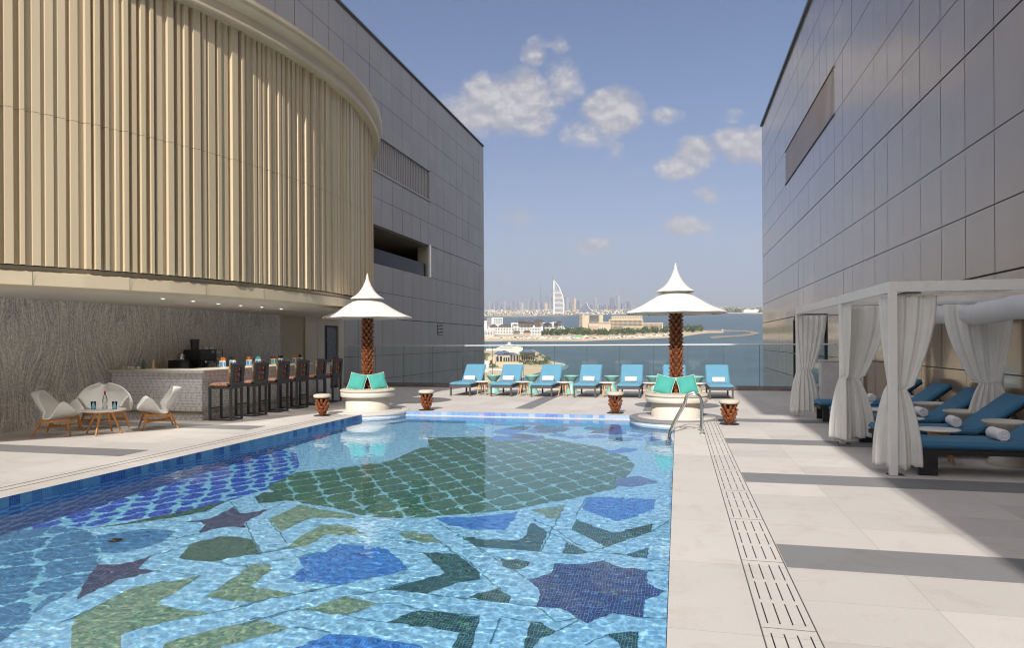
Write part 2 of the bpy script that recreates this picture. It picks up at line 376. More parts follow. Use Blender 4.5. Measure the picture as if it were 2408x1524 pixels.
# darker paving bands, laid as sheets on the deck
def band(x0, x1, y0, y1, z=.004): b = MB(); b.box(x0, x1, y0, y1, z - .003, z); structure(b.build('paving_band', 'grey_tile'))
for y0 in (-.9, 2.1, 5.12, 8.13, 11.15, 14.15):
    band(.735 + .006, 4.78, y0, y0 + .56)
for y0 in (-.9, 2.1, 5.12, 8.1, 11.1): band(-11.9, -7.75, y0, y0 + .56)
for x0 in (-3.83, -.8): band(x0, x0 + .42, 15.9, 23.1)
# thin joint along the left coping
b = MB(); b.box(-7.36, -7.352, -2, 13.9, .001, .004); b.box(-7.20, -7.192, -2, 13.9, .001, .004); structure(b.build('coping_joint', 'joint_dark'))
# pool shell: walls, tile band, floor
b = MB()
b.add([(PX0, PY0, FZ), (PX0, PY1, FZ), (PX0, PY1, -.17), (PX0, PY0, -.17)], [(0, 1, 2, 3)], 0)
b.add([(PX0, PY0, -.17), (PX0, PY1, -.17), (PX0, PY1, -.0), (PX0, PY0, -.0)], [(0, 1, 2, 3)], 1)
b.add([(PX1, PY0, FZ), (PX1, PY1, FZ), (PX1, PY1, 0), (PX1, PY0, 0)], [(3, 2, 1, 0)], 1)
b.add([(PX0, PY1, FZ), (PX1, PY1, FZ), (PX1, PY1, -.15), (PX0, PY1, -.15)], [(0, 1, 2, 3)], 2)
b.add([(PX0, PY1, -.15), (PX1, PY1, -.15), (PX1, PY1, 0), (PX0, PY1, 0)], [(0, 1, 2, 3)], 3)
b.add([(PX0, PY0, FZ), (PX1, PY0, FZ), (PX1, PY0, 0), (PX0, PY0, 0)], [(3, 2, 1, 0)], 2)
for c in (BCL, BCR):
    pts = arc_pts(c, BR, 0, 360, 64)
    for i in range(64):
        p, q = pts[i], pts[i + 1]
        b.add([(*p, FZ), (*q, FZ), (*q, -.16), (*p, -.16)], [(0, 1, 2, 3)], 2, True)
        b.add([(*p, -.16), (*q, -.16), (*q, .005), (*p, .005)], [(0, 1, 2, 3)], 4, True)
# thin light ledge line just above the water on the far side
pool_walls = structure(b.build('pool_wall', ['wall_side', 'band_side', 'wall_far', 'band_far', 'band_round']))
b = MB(); b.box(PX0, PX1, PY1 - .035, PY1 + .001, -.105, -.08); structure(b.build('pool_ledge', 'coping_tile'))
# round platforms under the benches (half over the pool corner)
for c in (BCL, BCR):
    b = MB(); b.lathe([(BR + .02, -.04), (BR + .02, .012), (BR + .01, .018), (.8, .018)], 64, 0, c); b.lathe([(.80, .0), (.80, .024), (.05, .024)], 64, 1, c)
    structure(b.build('round_paving', ['grey_tile' if c is BCR else 'coping_tile', 'coping_tile']))

Z6 = lambda p: (p[0] / 1.4165 * .7055, (1300 + p[1] / 1.4165) * .7055)
Z7 = lambda p: ((1200 + p[0] / 1.8817) * .7055, (1350 + p[1] / 1.8817) * .7055)
fl = MB(); FM = []
def fmat(k):
    if k not in FM: FM.append(k)
    return FM.index(k)
def cl(p): return (min(max(p[0], PX0), PX1), min(max(p[1], PY0), PY1))
LAY = [0]
def mosaic_poly(pts, Z, k, lay):
    LAY[0] += 1
    z = FZ + .003 * lay + .00002 * LAY[0]
    P = [cl(pool_pt(*Z(p))) for p in pts]
    a = sum(P[i][0] * P[(i + 1) % len(P)][1] - P[(i + 1) % len(P)][0] * P[i][1] for i in range(len(P)))
    if a < 0: P.reverse()
    fl.add([(x, y, z) for x, y in P], [tuple(range(len(P)))], fmat(k))
fl.add([(PX0, PY0, FZ), (PX1, PY0, FZ), (PX1, PY1, FZ), (PX0, PY1, FZ)], [(0, 1, 2, 3)], fmat('mosaic_light'))
# large fields
mosaic_poly([(-300, 470), (0, 440), (700, 330), (1150, 260), (1260, 280), (1400, 300), (1412, 360), (1350, 430), (1260, 470), (1180, 492), (1090, 520), (900, 575), (640, 612), (410, 652), (250, 640), (0, 668), (-300, 700)], Z6, 'mosaic_quatre', 1)
mosaic_poly([(-300, 700), (0, 668), (250, 640), (420, 665), (465, 720), (480, 790), (455, 860), (380, 930), (300, 975), (180, 1040), (90, 1130), (0, 1190), (-300, 1400)], Z6, 'mosaic_steel', 1)
mosaic_poly([(425, 206), (430, 255), (346, 282), (199, 348), (0, 378), (-120, 395), (-399, 424), (-500, 470), (-584, 517), (-465, 597), (-300, 628), (-146, 650), (0, 692), (120, 708), (300, 712), (460, 700), (700, 682), (960, 660), (1200, 610), (1330, 590), (1600, 525), (1700, 420), (1720, 375), (1670, 325), (1500, 265), (1200, 212), (780, 200)], Z7, 'mosaic_green', 1)
# ornament pieces read from the floor
ZA = lambda p: ((200 + p[0] / 1.671) * .7055, (1640 + p[1] / 1.671) * .7055)
ZB = lambda p: ((800 + p[0] / 1.671) * .7055, (1640 + p[1] / 1.671) * .7055)
ZC = lambda p: ((1440 + p[0] / 1.551) * .7055, (1600 + p[1] / 1.551) * .7055)
OA = [('mosaic_steelblue', [(200, 245), (330, 225), (480, 207), (650, 216), (600, 258), (560, 285), (440, 318), (345, 342), (235, 335), (215, 290)]),
 ('mosaic_dgreen', [(152, 207), (440, 158), (640, 118), (800, 82), (925, 50), (880, 78), (800, 112), (700, 132), (560, 155), (380, 183)]),
 ('mosaic_purple', [(690, 165), (830, 152), (920, 112), (965, 86), (1000, 122), (1080, 112), (1165, 98), (1100, 135), (1025, 172), (1032, 202), (940, 196), (850, 212), (768, 232), (808, 184), (780, 172)]),
 ('mosaic_dgreen', [(1085, 28), (1130, 5), (1200, 2), (1240, 20), (1258, 48), (1180, 60), (1105, 64)]),
 ('mosaic_dgreen', [(655, 372), (725, 300), (800, 270), (900, 250), (980, 252), (1070, 268), (1113, 345), (1000, 362), (850, 390), (740, 384)]),
 ('mosaic_purple', [(90, 607), (125, 530), (205, 407), (330, 404), (420, 385), (515, 356), (432, 430), (540, 443), (440, 464), (340, 488), (250, 528), (150, 575)]),
 ('mosaic_olive', [(50, 920), (75, 700), (200, 635), (400, 540), (560, 502), (785, 470), (740, 500), (640, 560), (528, 625), (650, 652), (835, 680), (700, 706), (480, 752), (340, 800), (345, 920)]),
 ('mosaic_olive', [(800, 588), (900, 525), (1060, 412), (1165, 400), (1172, 440), (1055, 530), (1180, 545), (1325, 570), (1180, 600), (1075, 622), (940, 600)]),
 ('mosaic_olive', [(585, 850), (700, 808), (850, 770), (1080, 722), (1180, 735), (1290, 758), (1180, 790), (900, 862), (880, 900), (560, 900)])]
OB = [('mosaic_olive', [(160, 152), (330, 74), (430, 95), (520, 110), (640, 128), (640, 150), (400, 142), (225, 222)]),
 ('mosaic_olive', [(262, 308), (300, 275), (450, 185), (600, 188), (700, 238), (560, 242), (480, 240), (390, 295), (300, 312)]),
 ('mosaic_blue', [(262, 490), (352, 428), (318, 368), (395, 345), (475, 338), (545, 290), (690, 300), (820, 318), (870, 362), (940, 436), (800, 470), (680, 490), (560, 520), (420, 505)]),
 ('mosaic_olive', [(340, 660), (480, 625), (585, 588), (700, 608), (775, 622), (690, 655), (590, 692), (440, 672)]),
 ('mosaic_blue', [(180, 920), (330, 862), (500, 795), (640, 805), (800, 828), (1000, 860), (1080, 920)]),
 ('mosaic_olive', [(880, 228), (960, 222), (1060, 240), (1120, 285), (1020, 284), (920, 262)]),
 ('mosaic_pine', [(1010, 338), (1205, 350), (1337, 452), (1337, 488), (1220, 506), (1110, 545), (1030, 570), (920, 560), (812, 544), (930, 510), (1145, 455)]),
 ('mosaic_pine', [(815, 730), (930, 682), (1010, 660), (1337, 696), (1270, 960), (1130, 960), (1225, 785), (1000, 752)])]
OC = [('mosaic_pine', [(188, 608), (260, 585), (350, 565), (405, 605), (398, 642), (290, 632)]),
 ('mosaic_navy', [(485, 515), (555, 500), (615, 482), (632, 435), (780, 438), (885, 416), (950, 450), (1112, 470), (1112, 536), (1205, 582), (1100, 625), (1085, 712), (930, 695), (805, 742), (748, 722), (700, 675), (540, 656), (558, 600), (540, 560)]),
 ('mosaic_blue', [(800, 88), (900, 90), (1152, 100), (1145, 152), (1050, 188), (955, 216), (880, 190), (775, 155)]),
 ('mosaic_pine', [(748, 205), (830, 240), (930, 276), (1040, 252), (1138, 226), (1130, 272), (1010, 310), (905, 348), (820, 308), (720, 256)]),
 ('mosaic_pine', [(150, 296), (300, 310), (445, 314), (480, 292), (512, 224), (596, 265), (552, 374), (400, 360), (230, 348)]),
 ('mosaic_pine', [(695, 322), (740, 345), (803, 375), (740, 388), (668, 385)]), ('mosaic_pine', [(1002, 388), (1120, 352), (1112, 412), (1050, 405)]),
 ('mosaic_pine', [(355, 412), (440, 412), (515, 428), (455, 462), (410, 466), (370, 448)]), ('mosaic_pine', [(462, 900), (508, 740), (560, 740), (640, 788), (560, 830), (500, 900)]),
 ('mosaic_pine', [(905, 802), (960, 790), (1068, 790), (1060, 900), (980, 900), (965, 842)]),
 ('mosaic_blue', [(18, 198), (240, 190), (440, 168), (425, 205), (370, 262), (200, 256), (80, 232)]),
 ('mosaic_violet', [(940, 30), (965, -10), (1070, -20), (1170, 12), (1040, 38)]), ('mosaic_olive', [(505, 158), (690, 128), (655, 205), (600, 195)])]
for O_, Z_ in ((OA, ZA), (OB, ZB), (OC, ZC)):
    for k, p in O_: mosaic_poly(p, Z_, k, 2)
# far end: angular shards and drawn outlines
rs = random.Random(3)
for i in range(46):
    cx, cy = rs.uniform(800, 1880), rs.uniform(108, 300)
    if cx < 1600 and cy > 215: cy = rs.uniform(108, 210)
    n = rs.randint(4, 6); a0 = rs.random() * 6
    P = [(cx + rs.uniform(55, 110) * math.cos(a0 + 6.283 * j / n), cy + rs.uniform(8, 22) * math.sin(a0 + 6.283 * j / n)) for j in range(n)]
    mosaic_poly(P, Z7, rs.choice(['mosaic_blue', 'mosaic_violet', 'mosaic_steel', 'mosaic_blue', 'mosaic_purple']), 2)
def mline(pts, Z, k='mosaic_line', w=.006):
    P = [Vector(cl(pool_pt(*Z(p)))) for p in pts]
    for a, c in zip(P, P[1:]):
        LAY[0] += 1
        d = (c - a)
        if d.length < .01: continue
        n = Vector((-d.y, d.x)).normalized() * w; z = FZ + .0095 + .00001 * LAY[0]
        q = [a - n, c - n, c + n, a + n]
        fl.add([(p.x, p.y, z) for p in q], [(0, 1, 2, 3)], fmat(k))
for p in ([(0, 730), (75, 705), (200, 640)], [(515, 356), (640, 320), (770, 282), (900, 250)], [(540, 443), (640, 452), (785, 470)], [(768, 232), (600, 275), (560, 285)], [(570, 160), (640, 165), (690, 165)],
          [(945, 50), (1000, 120)], [(1032, 172), (1070, 260), (1120, 345)], [(1165, 98), (1250, 60)], [(850, 390), (940, 408), (1045, 420)], [(1113, 345), (1200, 328), (1300, 308)], [(835, 680), (950, 660), (1060, 628)],
          [(785, 470), (700, 520)], [(1060, 722), (1180, 690), (1337, 655)], [(1160, 158), (1220, 230), (1262, 290)]): mline(p, ZA)
for p in ([(0, 352), (120, 342), (262, 310), (395, 345)], [(10, 420), (200, 385), (360, 352), (470, 338)], [(0, 640), (300, 572), (560, 520)], [(0, 745), (340, 658)], [(585, 588), (800, 545), (940, 500)], [(775, 622), (900, 632), (1130, 672), (1337, 690)],
          [(590, 692), (700, 718), (830, 735)], [(310, 755), (500, 785)], [(820, 318), (930, 328), (1010, 338)], [(700, 262), (900, 275), (1030, 300)], [(1060, 240), (1180, 335), (1337, 440)], [(1030, 570), (1200, 590), (1337, 610)], [(820, 208), (960, 232)]): mline(p, ZB)
for p in ([(0, 290), (90, 362), (180, 410)], [(250, 372), (380, 440), (490, 515)], [(40, 232), (150, 296)], [(230, 350), (355, 412)], [(260, 490), (340, 560), (405, 605)], [(0, 600), (190, 615)], [(398, 642), (540, 656)], [(540, 656), (640, 740), (748, 722)],
          [(596, 265), (680, 310), (800, 378), (905, 348)], [(512, 200), (620, 250), (740, 330), (880, 360)], [(552, 374), (668, 385)], [(803, 375), (1000, 388)], [(800, 88), (740, 190)], [(690, 128), (560, 370)], [(1120, 412), (1228, 422)], [(1112, 470), (1235, 478)],
          [(350, 720), (300, 860)], [(640, 788), (760, 730)], [(1085, 712), (1225, 722)], [(1130, 272), (1235, 210)], [(905, 802), (790, 860)], [(353, 712), (508, 740)]): mline(p, ZC)
for p in ([(180, 185), (290, 105), (560, 120), (700, 135), (560, 175), (420, 200)], [(60, 160), (200, 130), (330, 175), (590, 180), (560, 160), (450, 165)], [(230, 200), (330, 110)], [(780, 200), (560, 175), (300, 140)], [(790, 120), (900, 95), (1100, 130), (1000, 180)]): mline(p, Z7, 'mosaic_light', .02)
# main drain
c = pool_pt(*ZA((305, 275))); fl.lathe([(.06, FZ + .02), (.06, FZ + .03), (.0, FZ + .035)], 20, fmat('slot_black'), (c.x, c.y))
floor = structure(fl.build('pool_floor', FM))
# water surface with small ripples
def ripple(x, y):
    A = noise.noise(Vector((x * 1.4, y * 1.9, 0))) * .38 + noise.noise(Vector((x * 4.2 + 3, y * 5.5, 3))) * .17
    B = noise.noise(Vector((x * 10.5, y * 12.5, 7))) * .29 + noise.noise(Vector((x * 21, y * 23, 9))) * .13
    k = .75 + .5 * noise.noise(Vector((x * .35, y * .3, 5)))
    return (A + B) * .0036 * k
v = []; f = []; ys = [PY0]; 
while ys[-1] < PY1: ys.append(ys[-1] + (.021 if 2.5 < ys[-1] < 9 else .035 if ys[-1] > 2.5 else .1))
ys[-1] = PY1; nx = 320
for y in ys:
    for i in range(nx + 1):
        x = PX0 + (PX1 - PX0) * i / nx; v.append((x, y, WZ + ripple(x, y)))
for j in range(len(ys) - 1):
    for i in range(nx): f.append((j * (nx + 1) + i, j * (nx + 1) + i + 1, (j + 1) * (nx + 1) + i + 1, (j + 1) * (nx + 1) + i))
w = MB(); w.v = [Vector(p) for p in v]; w.f = f; w.mi = [0] * len(f); w.sm = [True] * len(f)
wm, nt, bb = mk('pool_water'); g = G(nt); nt.nodes.remove(bb); gl = g.n('ShaderNodeBsdfGlass'); gl.inputs['Roughness'].default_value = 0; gl.inputs['IOR'].default_value = 1.33
gl.inputs['Color'].default_value = (.96, 1, 1, 1); g.L.new(gl.outputs[0], nt.nodes['Material Output'].inputs[0])
water = structure(w.build('pool_water', wm)); water.cycles.is_caustics_caster = True
for o in (floor, pool_walls): o.cycles.is_caustics_receiver = True
# drain channel: pale slabs with rows of slots
t = thing('drain_channel', 'pale slotted drain cover running along the right edge of the pool', 'drain')
b = MB(); b.box(.445, .727, -2, 14.1, -.05, .002); b.build('cover_slab', 'coping_tile', t)
b = MB(); b.box(.440, .4449, -2, 14.1, -.05, -.002, 1); b.box(.7271, .732, -2, 14.1, -.05, -.002, 1)
for k in range(-1, 12):
    y = .42 + 1.2 * k
    b.box(.4455, .7265, y - .008, y - .003, .0015, .0035, 1)
    for j in range(3):
        for i in range(4):
            x = .485 + i * .067; y0 = y + .06 + j * .375; b.box(x - .0036, x + .0036, y0, y0 + .31, .0012, .0036)
b.build('slot', ['slot_black', 'joint_dark'], t)
# low kerb below the glass
b = MB(); b.box(-12, 4.8, GY - .16, GY + .2, 0, .09, bev=.01); structure(b.build('kerb', 'stone_dark'))

# ---------------------------------------------------------------- the two big facades
ROWS = [.1, 1.08, 2.62, 3.7, 4.85, 6.42, 7.55, 8.65, 10.2, 11.6, 12.8, 14.0]
def facade(X, y0, y1, inward, holes, tilt, seed, pitch=1.1):
    """clad wall on plane x = X, panels with open joints; inward = +1 when the wall faces +x"""
    b = MB(); r = random.Random(seed); gap = .009; n = int(round((y1 - y0) / pitch)); p = (y1 - y0) / n
    for ri, (z0, z1) in enumerate(zip([-70., -3.] + ROWS, [-3.] + ROWS)):
        g2 = .022 if abs(z0 - 6.42) < .01 or abs(z0 - 2.62) < .01 else gap
        if z0 > 14: break
        if z1 <= z0: continue
        for i in range(n):
            a, c = y0 + i * p, y0 + (i + 1) * p; m = (a + c) / 2; zm = (z0 + z1) / 2
            if any(h[0] <= m <= h[1] and h[2] <= zm <= h[3] for h in holes): continue
            t1 = r.gauss(0, tilt); t2 = r.gauss(0, tilt)
            q = [(X + inward * (.03 + t1), a + gap, z0 + g2), (X + inward * (.03 + t2), c - gap, z0 + g2), (X + inward * (.03 + t2 * .5), c - gap, z1 - gap), (X + inward * (.03 + t1 * .5), a + gap, z1 - gap)]
            b.add(q, [(0, 1, 2, 3) if inward > 0 else (3, 2, 1, 0)])
    return b
# left grey building
gb = thing('grey_building', 'tall grey panelled building with balcony opening, left of the sea view', 'building', (-12, 41.6, 0))
def loc(b, root):
    L = root.location; b.v = [p - L for p in b.v]; return b
b = facade(-12, 1.0, 41.7, 1, [(20.8, 31.9, 4.8, 6.5), (20.8, 31.9, 8.6, 10.3)], .0022, 1)
loc(b, gb).build('cladding', 'grey_panel', gb)
b = MB(); 
for z0, z1 in ((-70, 4.86), (6.42, 8.68), (10.18, 14.0)): b.box(-24, -12.0, -12, 41.55, z0, z1)
b.box(-24, -12.0, 31.93, 41.55, 8.68, 10.18); b.box(-24, -15.5, -12, 31.93, 8.68, 10.18); b.box(-24, -12.0, 40, 41.55, 4.86, 6.42); b.box(-12.6, -12.0, 31.93, 40, 4.86, 6.42); b.box(-24, -15.5, -12, 40, 4.86, 6.42)
b.box(-24, -11.96, -12, 41.62, 14.002, 14.09)
loc(b, gb).build('wall', 'backing', gb)
b = MB(); b.box(-12.6, -12.0, 31.90, 31.928, 4.88, 6.41); b.box(-15.4, -12.61, 18, 39.9, 4.862, 4.875); loc(b, gb).build('balcony_reveal', 'beige_panel', gb)
b = MB(); b.box(-24, -11.9, -12, 41.68, 14.09, 14.14); loc(b, gb).build('roof_edge', 'louvre_metal', gb)
b = MB(); b.box(-12.2, -12.15, 18, 31.9, 8.68, 10.18)
yy = 18.
while yy < 31.85: b.box(-12.12, -12.0, yy, yy + .09, 8.72, 10.14, 1); yy += .2
b.box(-12.1, -11.93, 18, 31.93, 10.12, 10.2, 1); b.box(-12.1, -11.93, 18, 31.93, 8.62, 8.70, 1); b.box(-12.1, -11.93, 31.86, 31.94, 8.62, 10.2, 1)
loc(b, gb).build('louvre', ['backing', 'grey_panel'], gb)
bal = MB(); bal.box(-12.06, -11.9, 31.86, 31.96, 4.84, 6.46); loc(bal, gb).build('opening_frame', 'white_paint', gb)
b = MB(); b.box(-15.4, -12.02, 18, 31.89, 6.38, 6.415); b.box(-15.4, -12.61, 31.89, 39.9, 6.38, 6.415); loc(b, gb).build('balcony_ceiling', 'reveal', gb)
b = MB(); b.box(-15.45, -15.4, 18, 39.9, 4.88, 6.38, 1); b.box(-15.39, -15.34, 32.6, 34.5, 5.0, 6.0, 2); b.box(-15.39, -15.35, 34.8, 36.8, 4.9, 5.8, 0); b.box(-15.39, -15.34, 36.9, 37.5, 4.9, 5.9, 2); b.box(-15.39, -15.32, 37.6, 39.4, 4.9, 5.95, 3)
loc(b, gb).build('balcony_back', ['sky_fabric', 'reveal', 'white_paint', 'brick_far'], gb)
b = MB(); b.box(-12.12, -12.10, 18, 31.8, 4.86, 5.5); loc(b, gb).build('balcony_glass', 'blue_glass', gb)
for y_, x_ in ((24, -13.4), (26, -14.), (27.6, -13.4), (29.5, -14)):
    b = MB(); b.lathe([(.05, 0), (.05, -.01), (0, -.01)], 12); b.build('downlight', 'lamp', gb, Vector((x_, y_, 6.379)) - gb.location)
b = MB(); b.box(-11.965, -11.94, 33.0, 33.75, 2.0, 2.55)
for k in range(7): b.box(-11.96, -11.92, 33.03, 33.72, 2.03 + k * .075, 2.06 + k * .075, 1)
loc(b, gb).build('vent', ['black_void', 'white_paint'], gb)
# right bronze building
rb = thing('bronze_building', 'tall glossy bronze panelled building behind the white pergola', 'building', (4.8, 41.7, 0))
b = facade(4.8, 1.0, 41.7, -1, [(24.5, 30.8, -.0, 2.5), (23.2, 32.4, 8.6, 10.3), (15.6, 16.4, 1.0, 2.5)], .0016, 5)
loc(b, rb).build('cladding', 'bronze_panel', rb)
b = MB(); b.box(4.80, 20, -6, 41.6, -70, 14.0); loc(b, rb).build('wall', 'backing', rb)
b = MB(); b.box(4.68, 20, -6, 41.72, 14.02, 14.14); loc(b, rb).build('roof_edge', 'louvre_metal', rb)
b = MB(); b.box(4.775, 4.795, 23.02, 32.88, 8.66, 10.19); yy = 23.05
while yy < 32.8: b.box(4.76, 4.774, yy, yy + .07, 8.72, 10.14, 1); yy += .17
b.box(4.73, 4.774, 23.02, 32.88, 10.15, 10.195, 1); b.box(4.73, 4.774, 23.02, 32.88, 8.655, 8.70, 2)
loc(b, rb).build('louvre', ['bronze_panel', 'bronze_panel', 'louvre_metal'], rb)
b = MB(); b.box(4.79, 4.795, 24.5, 30.8, .02, 2.48)
b.box(4.74, 4.79, 24.45, 24.56, 0, 2.5, 1); b.box(4.74, 4.79, 30.74, 30.84, 0, 2.5, 1); b.box(4.74, 4.79, 27.5, 27.6, 0, 2.5, 1); b.box(4.74, 4.79, 24.56, 30.74, 1.02, 1.1, 1); b.box(4.74, 4.79, 24.56, 30.74, 2.44, 2.5, 1)
loc(b, rb).build('window', ['window_dark', 'near_black'] if 'window_dark' in MT else ['near_black', 'near_black'], rb)
b = MB(); b.box(4.75, 4.795, 15.62, 16.38, 1.05, 2.45); loc(b, rb).build('window', 'near_black', rb)
# the part of the hotel behind the viewer that shades the pergola side
sb = thing('rear_tower', 'hotel tower block behind the viewer shading the pergola side', 'building', (8, -9, 0))
b = MB(); b.box(2.27, 16, -12, -6.05, -1, 17.); b.box(1.75, 16, -6.6, -6.05, 17., 26); b.box(2.3, 4.8, -6.05, -6.0, 0.5, 12, 1)
loc(b, sb).build('wall', ['beige_dark', 'bronze_panel'], sb)

# ---------------------------------------------------------------- curved building over the bar
DC, DR = Vector((-19.1, 13.65)), 11.5
cb = thing('curved_building', 'curved upper storey clad in champagne metal ribs above the bar', 'building', (-12, 13.65, 2.4))
A0, A1 = rad(-56), rad(56)
def P2(a, r): return (DC.x + r * math.cos(a), DC.y + r * math.sin(a))
prof = []; a = A0; r = random.Random(11)
while a < A1:
    w1 = r.choice([.03, .04, .06, .075]) / DR; d1 = r.choice([.1, .2, .3]); w2 = r.choice([.07, .10, .13, .05]) / DR; d2 = r.choice([0., -.025, -.045])
    s = .012 / DR
    prof += [(a, DR - .13 + d1 * .2), (a + w1, DR - .13 + d1 * .2), (a + w1 + s, DR + d2), (a + w1 + w2 + s, DR + d2)]
    a += w1 + w2 + 2 * s
zf0, zf1 = 2.76, 7.46
b = MB()
for zz0, zz1 in ((zf0, 5.0), (5.006, zf1)):
    pts = [P2(*p) for p in prof]
    v = [(x, y, zz0) for x, y in pts] + [(x, y, zz1) for x, y in pts]; n = len(pts)
    b.add(v, [(i, i + 1, n + i + 1, n + i) for i in range(n - 1)])
loc(b, cb).build('rib_cladding', 'champagne', cb)
def ring(profile, m, name, a0=A0, a1=A1, n=96, flat=False):
    b = MB(); v = []; f = []; k = len(profile)
    for i in range(n + 1):
        a = a0 + (a1 - a0) * i / n
        v += [(*P2(a, q[0]), q[1]) for q in profile]
    for i in range(n):
        for j in range(k - 1): f.append((i * k + j, (i + 1) * k + j, (i + 1) * k + j + 1, i * k + j + 1))
    b.add(v, f, 0, False); return loc(b, cb).build(name, m, cb)
ring([(DR - .3, 7.44), (DR + .15, 7.44), (DR + .17, 7.47), (DR + .17, 7.52), (DR + .09, 7.56), (DR + .08, 7.72), (DR + .22, 7.84), (DR + .25, 7.90), (DR + .25, 7.98), (DR + .18, 8.0), (DR - .1, 8.05), (DR - .6, 8.05)], 'fascia_metal', 'cornice', n=46)
ring([(DR - .6, 2.462), (DR - .03, 2.462), (DR - .02, 2.47), (DR - .05, 2.66), (DR - .13, 2.70), (DR - .13, 2.755), (DR - .4, 2.757)], 'fascia_metal', 'fascia', n=34)
b = MB(); 
for i in range(34):     # open joints between the fascia sheets
    a = A0 + (A1 - A0) * i / 34
    if i % 2: continue
    p, q = P2(a, DR - .017), P2(a + .0007, DR - .017); b = MB(); b.add([(*p, 2.47), (*q, 2.47), (*q, 2.66), (*p, 2.66)], [(0, 1, 2, 3)]); loc(b, cb).build('fascia_joint', 'joint_dark', cb)
pts = [P2(A0 + (A1 - A0) * i / 60, DR - .2) for i in range(61)] + [(-12.0, P2(A1, DR)[1]), (-12.0, P2(A0, DR)[1])]
b = MB(); b.prism(pts, 2.475, 2.52); loc(b, cb).build('soffit', 'soffit_metal', cb)
b = MB(); b.prism(pts, 7.4, 7.9); loc(b, cb).build('roof', 'fascia_metal', cb)
for x, y in ((1090, 190), (1290, 208), (1460, 225), (1610, 236), (1750, 248), (1880, 260)):
    p = at_z(x / 2.0067 * .7055, (900 + y / 2.0067) * .7055, 2.475)
    b = MB(); b.lathe([(.035, -.008), (0, -.008)], 14, 0); b.lathe([(.05, 0), (.05, -.006), (.036, -.006)], 14, 1); b.build('downlight', ['lamp', 'white_paint'], cb, p - cb.location)
    l_ = bpy.data.lights.new('downlight_lamp', 'SPOT'); l_.energy = 58; l_.spot_size = rad(116); l_.spot_blend = 1.; l_.shadow_soft_size = .035; l_.color = (1, .95, .88); lq = bpy.data.objects.new('downlight_lamp', l_); col.objects.link(lq); lq.location = p - Vector((0, 0, .03))
# ground-floor walls under it
b = MB(); b.box(-11.99, -11.9, 3.5, 18.7, 0, 2.474); tag(b.build('marble_wall', 'marble'), 'polished grey veined marble wall behind the bar and shell chairs', 'wall')
t = thing('panelled_wall', 'beige metal panelled wall with a narrow door, right of the bar', 'wall', (-11.9, 20.5, 0))
b = MB(); b.box(-11.99, -11.93, 18.7, 20.1, 0, 2.474); loc(b, t).build('side_panel', 'beige_dark', t)
for y0, y1 in ((20.1, 20.85), (20.86, 21.36)):
    b = MB(); b.box(-11.99, -11.88, y0, y1 - .008, 0, 2.474); loc(b, t).build('panel', 'beige_panel', t)
b = MB(); b.box(-11.99, -11.88, 21.36, 22.75, 2.22, 2.474); b.box(-11.99, -11.88, 22.35, 22.75, 0, 2.22); loc(b, t).build('door_frame', 'beige_panel', t)
b = MB(); b.box(-11.99, -11.95, 21.36, 22.35, 0, 2.22); b.box(-11.95, -11.93, 21.6, 22.3, .1, 2.15, 1); dd = loc(b, t).build('door', ['near_black', 'etched'] if 'etched' in MT else ['near_black', 'dark_metal'], t)
b = MB(); b.tube([(-11.9, 22.28, .95), (-11.86, 22.28, .95), (-11.86, 22.28, 1.25), (-11.9, 22.28, 1.25)], .01, 8); loc(b, t).build('handle', 'steel', dd, -Vector((0, 0, 0)))
# glass balustrade
t = thing('glass_balustrade', 'frameless glass balustrade along the far edge of the deck', 'balustrade', (-12, GY, 0))
n = 15; w_ = 16.8 / n
for i in range(n):
    b = MB(); b.box(i * w_ + .008, (i + 1) * w_ - .008, -.008, .008, .09, 1.47); b.box(i * w_ - .006, i * w_ + .006, -.009, .009, .10, 1.46, 1); b.build('glass_panel', ['balus_glass', 'glass_edge'], t)
b = MB(); b.box(0, 16.74, -.025, .025, 1.465, 1.51, bev=.008); b.build('handrail', 'rail_metal', t)
b = MB(); b.box(0, 16.8, -.04, .04, .088, .14); b.build('base_channel', 'louvre_metal', t)
# ---------------------------------------------------------------- bar
t = thing('bar_counter', 'bar counter with speckled top and white line-patterned tile front', 'bar', (-9.6, 12.2, 0))
b = MB(); b.box(-11.88, -9.62, 12.22, 12.8, .0, .985); b.box(-10.3, -9.62, 12.8, 17.6, 0, .985); loc(b, t).build('tiled_front', 'bar_tile', t)
b = MB(); b.box(-11.89, -9.50, 12.12, 12.9, .987, 1.06, bev=.008); b.box(-10.42, -9.50, 12.9, 17.7, .987, 1.0585, bev=.006); loc(b, t).build('counter_top', 'terrazzo', t)
b = MB(); b.box(-11.88, -9.60, 12.17, 12.217, .14, .20); b.box(-9.617, -9.56, 12.17, 17.5, .14, .20); loc(b, t).build('foot_rail', 'brass', t)
b = MB(); b.box(-11.88, -11.2, 12.92, 17.6, 0, .93); b.box(-11.88, -11.15, 12.92, 17.6, .93, .96, 1); loc(b, t).build('back_counter', ['near_black', 'near_black'], t)
